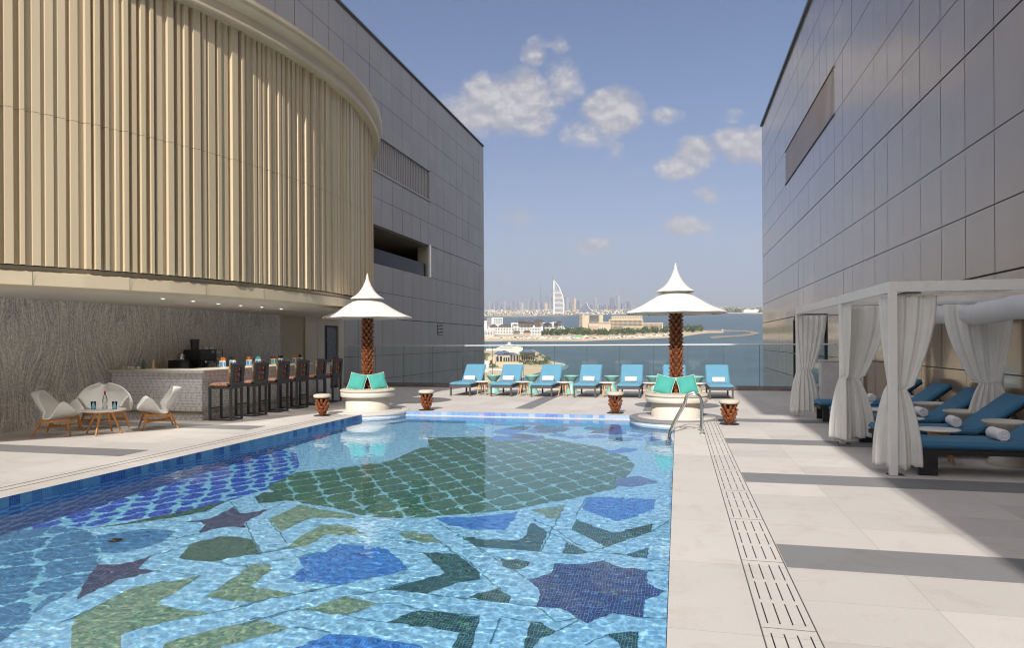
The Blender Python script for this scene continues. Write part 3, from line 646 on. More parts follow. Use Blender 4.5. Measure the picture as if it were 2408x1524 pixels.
# coffee machine on the back counter
t = thing('coffee_machine', 'black espresso machine with bean hopper behind the bar counter', 'coffee machine', (-11.5, 14.55, .96), rad(90))
b = MB(); b.box(-.30, .30, -.24, .26, .22, .50, bev=.02); b.box(-.30, .30, .02, .26, .0, .22, bev=.01); b.box(-.30, .30, -.24, .26, .0, .06, bev=.01); b.box(-.24, -.1, -.18, .02, .06, .19); b.build('housing', 'near_black', t)
b = MB(); b.box(-.27, .27, -.245, -.225, .40, .48); b.build('control_panel', 'dark_metal', t)
for i in range(4):
    for j in range(3):
        b = MB(); b.box(.12 + j * .03, .135 + j * .03, -.252, -.246, .41 + i * .018, .421 + i * .018); b.build('button', 'white_paint', t)
b = MB(); b.tube([(0, -.16, .23), (0, -.16, .17)], .03, 12); b.tube([(0, -.18, .17), (0, -.30, .16)], .01, 8, 1); b.build('group_head', ['steel', 'near_black'], t)
b = MB(); b.box(-.25, .25, -.22, .0, .06, .068); b.build('drip_tray', 'steel', t)
b = MB(); b.lathe([(.09, .50), (.085, .52), (.11, .74), (.11, .76), (0, .76)], 16, 0, (-.13, .05)); b.build('bean_hopper', 'near_black', t)
b = MB(); b.tube([(.2, -.2, .22), (.22, -.24, .1)], .008, 8); b.build('steam_wand', 'steel', t)
for i in range(4):
    b = MB(); b.lathe([(.022, 0), (.035, .03), (.038, .055), (.034, .055), (.02, .006), (0, .006)], 14, 0, (-.05 + i * .085, .05)); o = b.build('cup', 'white_paint', None, (-11.5, 14.55, 1.46)); 
    o.location = (-11.5 - .0, 14.5 + i * .085 - .1, 1.46); tag(o, ['white cup on top of the coffee machine, nearest the hopper', 'white cup on top of the coffee machine, second from the hopper', 'white cup on top of the coffee machine, third from the hopper', 'white cup on top of the coffee machine, farthest from the hopper'][i], 'cup', 'cups warming on the coffee machine')
# cup rack
t = thing('cup_rack', 'slim black wire rack of white cups right of the coffee machine', 'rack', (-11.45, 15.05, .96))
b = MB()
for x in (-.12, .12):
    for y in (-.12, .12): b.box(x - .008, x + .008, y - .008, y + .008, 0, .5)
for z in (.03, .2, .37, .49): b.box(-.12, .12, -.12, .12, z, z + .01)
b.build('frame', 'dark_metal', t)
r = random.Random(2)
for k, z in enumerate((.04, .21, .38)):
    for j in range(2):
        b = MB(); b.lathe([(.022, 0), (.036, .03), (.04, .065), (.034, .065), (.02, .006), (0, .006)], 14, 0); o = b.build('cup', 'white_paint', None, (-11.38, 14.99 + j * .11, .96 + z)); tag(o, 'white cup on the %s shelf of the black rack, %s' % (('bottom', 'middle', 'top')[k], ('bar end', 'door end')[j]), 'cup', 'cups on the rack')
b = MB(); b.box(-.16, .16, -.17, .17, 0, .26, bev=.01); b.box(.161, .165, -.12, .12, .06, .2, 1); tag(b.build('toaster_box', ['near_black', 'dark_metal'], None, (-11.45, 13.75, .96)), 'low black appliance left of the coffee machine', 'appliance')
t = thing('kettle', 'small steel kettle on the low black appliance', 'kettle', (-11.45, 13.85, 1.22))
b = MB(); b.lathe([(.055, 0), (.06, .02), (.04, .13), (.03, .15), (0, .16)], 18); b.tube([(.04, 0, .06), (.1, 0, .13)], .01, 8); b.build('body', 'steel', t)
b = MB(); b.tube([(-.05, 0, .03), (-.1, 0, .06), (-.1, 0, .13), (-.035, 0, .14)], .008, 8); b.build('handle', 'near_black', t)
b = MB(); b.lathe([(.03, 0), (.032, .03), (.018, .06), (.025, .1), (.028, .14), (.012, .16), (.018, .18), (.012, .205), (0, .21)], 18); tag(b.build('pepper_mill', 'teak_pale', None, (-11.1, 12.55, 1.06)), 'turned wooden pepper mill standing on the bar counter', 'pepper mill')
b = MB(); b.lathe([(.03, 0), (.032, .10), (.03, .14), (.012, .17), (.012, .22), (0, .22)], 16); tag(b.build('oil_bottle', 'mosaic_dgreen', None, (-11.3, 12.5, 1.06)), 'green bottle beside the pepper mill on the bar', 'bottle')
for i in range(4):
    b = MB(); b.lathe([(.02, 0), (.035, .01), (.04, .05), (.036, .05), (.02, .008), (0, .008)], 14); tag(b.build('bowl', 'shell_white', None, (-11.75 + i * .12, 12.42 + .03 * (i % 2), 1.06)), ['small white bowl on the bar beside the marble wall', 'small white bowl on the bar, second from the marble wall', 'small white bowl on the bar, third from the marble wall', 'small white bowl on the bar beside the green bottle'][i], 'bowl', 'small white bowls on the bar')
mat('orange_paper', simple, (.75, .22, .02), .7); mat('teal_paper', simple, (.05, .45, .45), .7); mat('plum_paper', simple, (.2, .02, .05), .7); mat('label_blue', simple, (.10, .36, .68), .5)
mat('yellow_paint', simple, (.7, .62, .1), .5)
names = ['first', 'second', 'third', 'fourth', 'fifth', 'sixth', 'seventh', 'eighth']
for i, (y, pm, bm, nm) in enumerate([(13.66, 'orange_paper', 'white_paint', 'orange'), (14.02, 'near_black', 'white_paint', 'black'), (14.66, 'orange_paper', 'white_paint', 'orange'), (15.02, 'teal_paper', 'white_paint', 'teal'), (15.7, 'plum_paper', 'yellow_paint', 'plum'), (16.02, 'near_black', 'white_paint', 'black'), (16.72, 'orange_paper', 'white_paint', 'orange'), (17.0, 'plum_paper', 'white_paint', 'plum')]):
    t = thing('napkin_holder', '%s of eight napkin boxes from the bar corner, blue labelled with %s napkins' % (names[i], nm), 'napkin box', (-10.2, y, 1.06), rad(8), 'napkin boxes on the bar')
    b = MB(); b.box(-.05, .05, -.055, .055, 0, .15, bev=.004); b.build('box', bm, t)
    b = MB(); b.box(-.036, .036, -.0575, -.0555, .02, .12); b.box(.0505, .0525, -.036, .036, .02, .12); b.build('label', 'label_blue', t)
    b = MB(); rr = random.Random(i)
    for k in range(7): x = rr.uniform(-.035, .035); y_ = rr.uniform(-.035, .035); b.bar((x, y_, .12), (x * 1.9, y_ * 1.6, .2 + rr.random() * .03), .03, .006)
    b.build('napkin', pm, t)

# ---------------------------------------------------------------- bar stools
def make_stool():
    t = thing('bar_stool', '', 'bar stool', group='bar stools along the bar')
    # faces -y; the bar is in front of it
    for x in (-.205, .205):
        for y, h in ((-.235, .66), (.235, .70)):
            b = MB(); b.box(x - .02, x + .02, y - .0225, y + .0225, 0, h); b.build('leg', 'dark_metal', t)
        b = MB(); b.box(x - .018, x + .018, -.212, .212, .0, .035); b.build('runner', 'dark_metal', t)
    b = MB(); b.box(-.185, .185, -.25, -.22, .24, .27); b.build('foot_rest', 'dark_metal', t); b = MB(); b.box(-.185, .185, .222, .25, .0, .03); b.build('rear_rail', 'dark_metal', t)
    b = MB(); b.box(-.228, .228, -.262, .262, .662, .70, bev=.004); b.build('seat_frame', 'dark_metal', t)
    b = MB(); y0, y1 = .235, .270
    M = Matrix.Translation((0, .25, .70)) @ Matrix.Rotation(rad(-4), 4, 'X') @ Matrix.Translation((0, -.25, -.70))
    b.box(-.228, -.13, y0, y1, .70, 1.18, 0, M); b.box(.13, .228, y0, y1, .70, 1.18, 0, M); b.box(-.13, .13, y0, y1, .70, .80, 0, M); b.box(-.13, .13, y0, y1, 1.10, 1.18, 0, M)
    b.box(-.13, .13, y0 + .005, y1 - .005, .893, .913, 0, M); b.box(-.13, .13, y0 + .005, y1 - .005, .988, 1.008, 0, M)
    b.build('backrest', 'dark_metal', t)
    b = MB(); b.box(-.225, .225, -.265, .17, .70, .775, bev=.03); b.build('seat_cushion', 'stripes', t)
    b = MB(); b.box(-.222, .222, .150, .232, .74, 1.195, 0, M, bev=.035); b.build('back_cushion', 'stripes', t)
    return t
st0 = make_stool()
SL = ['bar stool nearest the corner of the bar, its striped seat fully in view', 'second bar stool counting from the bar corner beside the shell chairs', 'third striped bar stool counting from the bar corner', 'fourth striped bar stool counting from the bar corner', 'fifth striped bar stool, next to last before the door', 'last striped bar stool of the row, closest to the door']
for i in range(6):
    p = (-9.24, 12.48 + .87 * i, 0); rz = rad(-90 + (5, -3, 2, -6, 4, -2)[i])
    if i == 0: st0.location = p; st0.rotation_euler = (0, 0, rz); st0['label'] = SL[0]
    else: again(st0, p, rz, SL[i])

# ---------------------------------------------------------------- shell chairs and their table
def shell(name, wide, back_h, fl_):
    V = []; F = []; nu, nv = 16, 22
    def prof(v):
        if v < .5:
            s = v / .5; return (-.36 + .46 * s, .40 - .10 * math.sin(s * math.pi / 2) + .0 * s)
        s = (v - .5) / .5; return (.10 + .30 * s ** .9, .30 + (back_h - .30) * s ** 1.05)
    for j in range(nv + 1):
        v = j / nv; y, z = prof(v)
        if v < .5: s = v / .5; w = wide * (.60 + .42 * math.sin(s * math.pi * .72)); w *= (1 - .10 * s)
        else: s = (v - .5) / .5; w = wide * (.96 * math.sqrt(max(0, 1 - (abs(s - .22) / .785) ** 2.1)))
        lift = (.25 * math.sin(min(1, v / .42) * math.pi) ** 1.2 if v < .42 else 0)
        for i in range(nu + 1):
            u = -1 + 2 * i / nu; a = abs(u)
            dz = lift * a ** 1.8 + (.03 * a * a if v < .5 else .015 * a * a)
            dy = -(.16 * a ** 2 * min(1, (v - .5) / .15) if v > .5 else 0)
            x = u * w * (1 - .12 * a * (lift > 0.02))
            V.append((x, y + dy, z + dz))
    for j in range(nv):
        for i in range(nu): F.append((j * (nu + 1) + i, j * (nu + 1) + i + 1, (j + 1) * (nu + 1) + i + 1, (j + 1) * (nu + 1) + i))
    b = MB(); b.add(V, F, 0, True); return b
def make_shell_chair(label, wide=.37, bh=.76, lobe=1):
    t = thing('shell_chair', label, 'armchair', group='white shell chairs by the marble wall')
    o = shell('seat_shell', wide, bh, lobe).build('seat_shell', 'shell_white', t)
    m = o.modifiers.new('t', 'SOLIDIFY'); m.thickness = .035; m.offset = -1; subdiv(o, 1)
    fx = wide * .75
    for sx in (-1, 1):
        for y0, y1 in ((-.22, -.30), (.16, .30)):
            b = MB(); b.tube([(sx * fx * .85, y0, .30), (sx * (fx + .05), y1, 0)], .022, 10, r2=.013); b.build('leg', 'teak', t)
    b = MB()
    for sx in (-1, 1): b.bar((sx * fx * .87, -.26, .27), (sx * fx * .87, .20, .25), .03, .045)
    b.bar((-fx * .9, -.225, .285), (fx * .9, -.225, .285), .03, .045); b.bar((-fx * .9, .18, .25), (fx * .9, .18, .25), .03, .04)
    b.bar((-fx, -.25, .15), (fx, .22, .15), .022, .03); b.bar((fx, -.25, .151), (-fx, .22, .151), .022, .03)
    b.build('frame', 'teak', t); return t
c1 = make_shell_chair('white shell armchair left of the wooden-legged coffee table, facing right'); c1.location = (-10.72, 9.85, 0); c1.rotation_euler = (0, 0, rad(118))
c3 = again(c1, (-9.62, 11.0, 0), rad(-42), 'white shell armchair right of the coffee table, in front of the bar')
c2 = make_shell_chair('wide white oval-backed shell seat behind the coffee table', .50, .82); c2.location = (-10.72, 10.85, 0); c2.rotation_euler = (0, 0, rad(44))
t = thing('coffee_table', 'round white coffee table on splayed wooden legs holding bottle and glasses', 'table', (-9.98, 10.1, 0))
b = MB(); b.lathe([(.30, .405), (.345, .415), (.35, .43), (.345, .437), (0, .437)], 40); b.build('table_top', 'shell_white', t)
b = MB(); b.bar((-.15, 0, .385), (.15, 0, .385), .04); b.bar((0, -.15, .385), (0, .15, .385), .039); b.build('brace', 'teak', t)
for k in range(4):
    a = rad(20 + 90 * k); b = MB(); b.tube([(.13 * math.cos(a), .13 * math.sin(a), .40), (.30 * math.cos(a), .30 * math.sin(a), 0)], .026, 12, r2=.015); b.build('leg', 'teak', t)
t = thing('wine_bottle', 'clear glass bottle with red cap between two blue glasses', 'bottle', (-9.98, 10.12, .438))
b = MB(); b.lathe([(.036, 0), (.039, .01), (.039, .17), (.033, .21), (.015, .26), (.014, .31)], 24); b.build('bottle_body', 'clear_glass', t)
b = MB(); b.lathe([(.0155, .255), (.0155, .325), (0, .325)], 16); b.build('cap', 'red_foil' if 'red_foil' in MT else 'plum_paper', t)
b = MB(); b.lathe([(.0395, .06), (.0395, .12)], 24); b.build('label', 'shell_white', t)
for k, (dx, dy) in enumerate(((-.19, -.04), (.19, .04))):
    b = MB(); b.lathe([(0, .004), (.034, .0), (.042, .14), (.038, .14), (.03, .012)], 24); o = b.build('drinking_glass', 'blue_glass', None, (-9.98 + dx, 10.1 + dy, .438))
    tag(o, ['blue drinking glass left of the bottle on the coffee table', 'blue drinking glass right of the bottle on the coffee table'][k], 'glass', 'blue glasses on the coffee table')

# ---------------------------------------------------------------- parasols with palm-trunk poles, round benches
def blocks(b, r0, z0, z1, n, pitch, L=.13, tilt=38, rfun=None, mi=0, w=.055, h=.034, seed=1):
    z = z0; row = 0; r = random.Random(seed)
    while z < z1:
        rr = r0 if rfun is None else rfun((z - z0) / (z1 - z0))
        for k in range(n):
            a = 2 * math.pi * (k + .5 * (row % 2)) / n + r.gauss(0, .03); t_ = rad(tilt + r.gauss(0, 2))
            M = Matrix.Translation((rr * math.cos(a), rr * math.sin(a), z)) @ Matrix.Rotation(a, 4, 'Z') @ Matrix.Rotation(t_, 4, 'Y')
            b.box(-h / 2, h / 2, -w / 2, w / 2, -.02, L, mi, M, bev=.004)
        z += pitch; row += 1
def make_parasol():
    t = thing('palm_parasol', '', 'parasol', group='tiered parasols over the round benches')
    b = MB(); b.lathe([(.085, .0), (.085, 2.30)], 16, 1); blocks(b, .07, .46, 2.22, 7, .078, L=.125)
    b.build('trunk', ['wood_block', 'wood_dark'], t)
    def cone(z_r, name, under):
        b = MB(); n = 64; v = []; f = []; k = len(z_r)
        for r_, z_ in z_r:
            for i in range(n):
                a = 2 * math.pi * i / n; q = abs(math.sin(a * 4 + .4)); s = r_ * (1 - .012 * (1 - q))
                v.append((s * math.cos(a), s * math.sin(a), z_ - .010 * r_ * q))
        for j in range(k - 1):
            for i in range(n): f.append((j * n + i, j * n + (i + 1) % n, (j + 1) * n + (i + 1) % n, (j + 1) * n + i))
        b.add(v, f, 0, True); return b
    prof = [(.29, 2.585), (.34, 2.555), (.42, 2.505), (.52, 2.445), (.62, 2.385), (.74, 2.32), (.86, 2.265), (.96, 2.225), (1.035, 2.20), (1.05, 2.185), (1.045, 2.165), (1.02, 2.17)]
    lo = cone(prof, 'c', 0).build('lower_canopy', 'canopy_cloth', t)
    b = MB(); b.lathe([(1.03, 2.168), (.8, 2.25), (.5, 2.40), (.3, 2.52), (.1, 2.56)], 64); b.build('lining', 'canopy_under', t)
    prof = [(.008, 3.16), (.03, 3.10), (.06, 3.02), (.10, 2.93), (.155, 2.835), (.22, 2.755), (.29, 2.695), (.36, 2.655), (.395, 2.635), (.39, 2.615), (.36, 2.62), (.27, 2.63)]
    cone(prof, 'c', 0).build('upper_canopy', 'canopy_cloth', t)
    b = MB()
    for k in range(8):
        a = rad(45 * k) + (math.pi - .4) / 4; cs, sn = math.cos(a), math.sin(a)
        for pf in ([(.30, 2.588), (.42, 2.510), (.52, 2.450), (.62, 2.390), (.74, 2.325), (.86, 2.270), (.96, 2.230), (1.035, 2.204)], [(.012, 3.165), (.06, 3.025), (.10, 2.935), (.155, 2.84), (.22, 2.76), (.29, 2.70), (.36, 2.66), (.394, 2.64)]):
            b.tube([(r_ * .99 * cs, r_ * .99 * sn, z_ - .003) for r_, z_ in pf], .005, 6)
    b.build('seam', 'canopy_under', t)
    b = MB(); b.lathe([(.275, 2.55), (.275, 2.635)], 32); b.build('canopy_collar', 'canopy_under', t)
    b = MB(); b.lathe([(.03, 3.10), (.034, 3.12), (.022, 3.135), (.03, 3.15), (.028, 3.165), (.014, 3.18), (.02, 3.195), (.008, 3.215), (0, 3.24)], 16); b.build('finial', 'shell_white', t)
    b = MB()
    for k in range(8):
        a = rad(22.5 + 45 * k); b.bar((.12 * math.cos(a), .12 * math.sin(a), 2.50), (1.0 * math.cos(a), 1.0 * math.sin(a), 2.165), .02, .03)
    b.build('rib', 'wood_dark', t)
    return t
pr = make_parasol(); pr.location = (*BCL, .024); pr['label'] = 'white two-tiered parasol standing against the grey building and bar side'
again(pr, (*BCR, .024), rad(14), 'white two-tiered parasol beside the pool handrail, in front of the sea')
def make_bench():
    t = thing('round_bench', '', 'bench', group='round benches below the parasols')
    b = MB(); b.lathe([(.52, .0), (.52, .33), (.1, .33)], 72, sm=True); b.build('base', 'wall_stone', t)
    b = MB(); b.lathe([(.52, .315), (.625, .315), (.635, .325), (.635, .415), (.625, .425), (.1, .425)], 72); b.build('seat_slab', 'wall_stone', t)
    V = []; prf = [(.16, .426), (.62, .426), (.645, .44), (.648, .462), (.63, .485), (.58, .495), (.4, .499), (.16, .497)]
    b = MB(); b.lathe(prf, 72); o = b.build('seat_cushion', 'linen', t)
    b = MB()
    for a in (rad(-25), rad(95), rad(215)):
        b.tube([(.17 * math.cos(a), .17 * math.sin(a), .499), (.58 * math.cos(a), .58 * math.sin(a), .497), (.642 * math.cos(a), .642 * math.sin(a), .482), (.651 * math.cos(a), .651 * math.sin(a), .44)], .006, 6)
    b.build('piping', 'canopy_under', o); return t
bn = make_bench(); bn.location = (*BCL, .024); bn['label'] = 'round cream bench wrapped around the parasol pole on the bar side'
again(bn, (*BCR, .024), rad(40), 'round cream bench wrapped around the parasol pole beside the pool handrail')
def pillow_mb(s=.205, th=.08, seed=0):
    V = []; F = []; n = 14; r = random.Random(seed)
    def sh(u, v, k):
        e = (1 - abs(u) ** 3.0) * (1 - abs(v) ** 3.0); e = max(0, e) ** .55
        pin = 1 - .07 * (1 - abs(v) ** 2) * abs(u) ** 4; pin2 = 1 - .07 * (1 - abs(u) ** 2) * abs(v) ** 4
        wr = noise.noise(Vector((u * 2.3, v * 2.3, seed * 3.1 + k))) * .012
        return (u * s * pin, k * (th * e + wr * e), v * s * pin2)
    for k in (1, -1):
        b0 = len(V)
        for j in range(n + 1):
            for i in range(n + 1): V.append(sh(-1 + 2 * i / n, -1 + 2 * j / n, k))
        for j in range(n):
            for i in range(n):
                q = (b0 + j * (n + 1) + i, b0 + j * (n + 1) + i + 1, b0 + (j + 1) * (n + 1) + i + 1, b0 + (j + 1) * (n + 1) + i)
                F.append(q[::-1] if k > 0 else q)
    b = MB(); b.add(V, F, 0, True); return b
def cushion(c, ang, lean, roll, seed, label):
    # pillow leaning on the pole: front faces -y
    t = thing('throw_pillow', label, 'cushion', group='turquoise cushions on the round benches')
    t.rotation_mode = 'QUATERNION'
    M = Matrix.Rotation(rad(ang), 4, 'Z') @ Matrix.Rotation(rad(-lean), 4, 'X') @ Matrix.Rotation(rad(roll), 4, 'Y')
    t.rotation_quaternion = M.to_quaternion(); t.location = c
    pillow_mb(seed=seed).build('cover', 'turq', t)
    b = MB(); s = .203; pts = []
    for i in range(49):
        q = i / 48 * 4; k = int(q) % 4; f_ = q - int(q); u = -1 + 2 * f_
        p = [(u, -1), (1, u), (-u, 1), (-1, -u)][k]; pin = .07 * (1 - min(abs(p[0]), abs(p[1])) ** 2)
        pts.append((p[0] * s * (1 - pin * (abs(p[0]) > abs(p[1]))), 0, p[1] * s * (1 - pin * (abs(p[1]) >= abs(p[0])))))
    b.tube(pts, .006, 6); b.build('piping', 'piping', t); return t
for c, s_, nm in ((BCL, 0, 'on the bar-side round bench'), (BCR, 2, 'on the round bench by the handrail')):
    vx = -.28 if c is BCL else -.03     # bench seen slightly from one side
    R_ = Matrix.Rotation(math.atan2(-c[0], c[1]) , 2); 
    for k, sx in enumerate((-1, 1)):
        d = R_ @ Vector((sx * .235 - .01, -.20)); 
        cushion((c[0] + d.x, c[1] + d.y, .69), math.degrees(math.atan2(-c[0], c[1])) + sx * 14, 20, -sx * (12 if k == 0 else 10), s_ + k, 'turquoise cushion left of the palm pole ' + nm if k == 0 else 'turquoise cushion right of the palm pole ' + nm)

# wood-block stools
def make_block_stool():
    t = thing('block_stool', '', 'stool', group='wood block stools by the pool')
    b = MB(); b.lathe([(.185, 0), (.185, .012), (0, .012)], 36); b.build('base_disc', 'near_black', t)
    b = MB(); b.lathe([(.06, .012), (.06, .40)], 14, 1); blocks(b, .065, .04, .30, 8, .078, L=.12, tilt=34, rfun=lambda s: .05 + .045 * math.sin(s * 2.6), w=.05, h=.03, seed=4); b.build('block_trunk', ['wood_block', 'wood_dark'], t)
    b = MB(); b.lathe([(.16, .40), (.185, .405), (.192, .43), (.185, .465), (.15, .478), (0, .482)], 40); b.build('seat_cushion', 'linen', t)
    b = MB(); b.lathe([(.165, .385), (.17, .40), (.1, .402)], 30); b.build('seat_rim', 'wood_dark', t)
    return t
bs = make_block_stool(); bs.location = (-7.63, 13.6, .0)
bs['label'] = 'wood block stool left of the bar-side round bench, beside the bar stools'
again(bs, (-5.80, 15.2, .0), rad(33), 'wood block stool right of the bar-side round bench')
again(bs, (-1.37, 15.35, 0), rad(70), 'wood block stool left of the handrail-side round bench')
again(bs, (.95, 13.7, 0), rad(121), 'wood block stool right of the drain, beside the handrail-side bench')
# pool handrail
t = thing('pool_handrail', 'curved stainless steel handrail pair stepping into the pool', 'handrail', (.4, 12.2, 0))
for k, y in enumerate((0, .5)):
    pts = [(0, y, .0), (0, y, .42)]
    for i in range(11):
        a = math.pi * i / 10; pts.append((-.14 + .14 * math.cos(a), y, .52 + .15 * math.sin(a) ** .9))
    pts += [(-.33, y, .42), (-.44, y, .22), (-.53, y, .02), (-.59, y, -.18), (-.61, y, -.45)]
    b = MB(); b.tube(pts, .021, 14); b.build('rail', 'steel', t)
    b = MB(); b.lathe([(.055, .003), (.055, .010), (.03, .016), (.022, .02)], 20, 0, (0, y)); b.build('flange', 'steel', t)
for z in (-.35, -.65):
    b = MB(); b.box(-.62, -.54, .02, .48, z, z + .03); b.build('step', 'steel', t)
b = MB(); b.lathe([(.14, .001), (.14, .0035), (0, .0035)], 40); b.lathe([(.125, .0036), (.125, .0045), (0, .0045)], 40, 1); tag(b.build('skimmer_lid', ['joint_dark', 'coping_tile'], None, (.16, 13.0, 0)), 'round white skimmer lid set in the coping near the handrail', 'lid')

# ---------------------------------------------------------------- loungers
def make_lounger(fab, fr, solid):
    t = thing('sun_lounger', '', 'sun lounger')
    W, Lh = .33, .95
    b = MB(); b.box(-W, W, -Lh, -Lh + .05, .25, .31); b.box(-W, W, Lh - .05, Lh, .25, .31); b.box(-W, -W + .05, -Lh + .05, Lh - .05, .25, .31); b.box(W - .05, W, -Lh + .05, Lh - .05, .25, .31)
    for k in range(13):
        y = -.85 + k * .09; b.box(-W + .05, W - .05, y, y + .05, .275, .30)
    b.build('frame', fr, t)
    for sx in (-1, 1):
        for y in ((-.93, .62) if not solid else (-.90, .62)):
            b = MB(); x = sx * (W - .03)
            if solid: b.box(x - .03, x + .03, y, y + .20, 0, .25)
            else: b.box(x - .0225, x + .0225, y, y + .05, 0, .25)
            b.build('leg', fr, t)
    b = MB(); b.box(-W, W, -.96, .26, .312, .405, bev=.035); b.build('mattress', fab, t)
    M = Matrix.Translation((0, .24, .35)) @ Matrix.Rotation(rad(43 if not solid else 38), 4, 'X')
    b = MB(); b.box(-W, W, 0, .78, -.035, .05, 0, M, bev=.03); b.build('backrest', fab, t)
    b = MB(); b.box(-W + .02, W - .02, .02, .76, -.055, -.037, 0, M); b.build('backrest_frame', fr, t)
    b = MB(); p = M @ Vector((0, .5, -.05)); b.bar((-W + .06, p.y, p.z), (-W + .06, .80, .27), .02); b.bar((W - .06, p.y, p.z), (W - .06, .80, .27), .02); b.build('backrest_prop', fr, t)
    return t
def make_towel():
    V = []; t = MB(); n = 26; r = .062
    t.lathe([(r * .6, -.135), (r * .93, -.137), (r, -.13), (r * .985, -.06), (r, 0), (r * .985, .07), (r, .13), (r * .93, .137), (r * .6, .135)], 24)
    # spiral ends
    for s in (-1, 1):
        pts = [(.010 * 1 + .044 * k / 40) for k in range(41)]
        t.tube([(pts[k] * math.cos(k * .42), pts[k] * math.sin(k * .42), s * .134) for k in range(41)], .0062, 6)
    t.v = [Vector((p.z, p.y, p.x)) + Vector((0, 0, r * .98)) for p in t.v]
    return t
FX = [-6.36 + 1.245 * i for i in range(7)]
OR = ['first', 'second', 'third', 'fourth', 'fifth', 'sixth', 'seventh']
lo = make_lounger('sky_fabric', 'wicker', False); lo['group'] = 'blue sun loungers facing the pool'
LLAB = ['light blue sun lounger at the end of the row in front of the grey building', 'second light blue sun lounger from the grey building', 'third light blue sun lounger from the grey building', 'middle light blue sun lounger of the row facing the pool', 'light blue sun lounger just left of the second parasol', 'light blue sun lounger half hidden behind the second parasol pole', 'light blue sun lounger at the right end of the row, past the second parasol']
tw = None
for i, x in enumerate(FX):
    p = (x + .02, 20.35, 0); rz = rad((0, 1, -1, 0, 0, 0, 1)[i])
    if i == 0: lo.location = p; lo['label'] = LLAB[0]
    else: again(lo, p, rz, LLAB[i])
    if True:
        if tw is None: tw = make_towel().build('rolled_towel', 'towel', None); o = tw
        else: o = tw.copy(); col.objects.link(o)
        tag(o, 'rolled white towel on the ' + ['end lounger by the grey building', 'second lounger from the grey building', 'third lounger from the grey building', 'middle lounger of the far row', 'lounger left of the second parasol', 'lounger hidden behind the second parasol', 'lounger at the right end of the far row'][i], 'towel', 'rolled towels on the far loungers')
        o.location = (x + .02, 20.35 + .09, .405); o.rotation_euler = (0, 0, rad(random.uniform(-4, 4))); o.scale = (1.25, 1.25, 1.3)
def make_side_table(h, r, top='shell_white', wood='teak_pale', n=4):
    t = thing('side_table', '', 'side table')
    b = MB(); b.lathe([(r - .015, h - .022), (r, h - .014), (r, h - .004), (r - .006, h), (0, h)], 36); b.build('table_top', top, t)
    for k in range(n):
        a = 2 * math.pi * (k + .4) / n; b = MB(); b.tube([(r * .42 * math.cos(a), r * .42 * math.sin(a), h - .03), (r * .82 * math.cos(a), r * .82 * math.sin(a), 0)], .022, 10, r2=.013); b.build('leg', wood, t)
    b = MB(); b.lathe([(r * .5, h - .075), (r * .5, h - .023), (.0, h - .0225)], 24); b.build('apron', 'teak', t); return t
s1 = make_side_table(.43, .245); s1['group'] = 'side tables between the far loungers'
def make_pedestal(m, k=1., wide=.24):
    t = thing('pedestal_table', '', 'pedestal')
    b = MB(); b.lathe([(.215, 0), (.22, .012), (.20, .06), (.14, .16), (.095, .27), (.085, .36)], 40); b.build('foot', m, t)
    b = MB(); b.lathe([(.085, .36), (.13, .40), (wide - .02, .52), (wide, .545), (wide, .56), (wide - .02, .56), (wide - .03, .535), (0, .525)], 40); b.build('bowl_top', m, t); return t
p1 = make_pedestal('teal_glaze'); p1['group'] = 'teal pedestals between the far loungers'
GAP = ['first', 'second', 'third', 'fourth', 'fifth', 'sixth']
for i in range(6):
    x = FX[i] + .64
    l1 = 'round white side table in the %s gap between far loungers, from the grey building' % GAP[i]; l2 = 'teal hourglass pedestal in the %s gap between far loungers, from the grey building' % GAP[i]
    if i == 0: s1.location = (x, 19.75, 0); s1['label'] = l1; p1.location = (x + .02, 20.9, 0); p1['label'] = l2
    else: again(s1, (x, 19.75, 0), rad(37 * i), l1); again(p1, (x + .02, 20.9, 0), 0, l2)

# ---------------------------------------------------------------- pergola side
PGX, PGR, PG = 2.47, 4.6, (8.9, 11.45, 15.45)
t = thing('pergola', 'white metal pergola frame over the loungers on the shaded side', 'pergola', (PGX, PG[0], 0))
for x in (PGX, PGR):
    for y in PG:
        b = MB(); b.box(x - .04, x + .04, y - .04, y + .04, .008, 2.17); pst = loc(b, t).build('post', 'white_paint', t)
        b = MB(); b.box(x - .07, x + .11, y - .06, y + .08, 0, .008); loc(b, t).build('base_plate', 'steel', pst)
for x in (PGX, PGR):
    b = MB(); b.box(x - .042, x + .042, PG[0] - .042, PG[2] + .042, 2.17, 2.295); loc(b, t).build('beam', 'white_paint', t)
for y in PG:
    b = MB(); b.box(PGX + .042, PGR - .042, y - .04, y + .04, 2.172, 2.292); loc(b, t).build('cross_beam', 'white_paint', t)
    b = MB(); b.box(PGX + .06, PGR - .06, y + .07, y + .10, 2.12, 2.15); loc(b, t).build('curtain_track', 'steel', t)
for y in (12.8, 14.1):
    b = MB(); b.box(PGX + .042, PGR - .042, y - .03, y + .03, 2.20, 2.28); loc(b, t).build('cross_beam', 'white_paint', t)
b = MB(); b.box(PGR - .042, 4.76, PG[0] + 1, PG[0] + 1.08, 2.18, 2.28); b.box(PGR - .042, 4.76, PG[2] - 1, PG[2] - .92, 2.18, 2.28); loc(b, t).build('wall_bracket', 'white_paint', t)
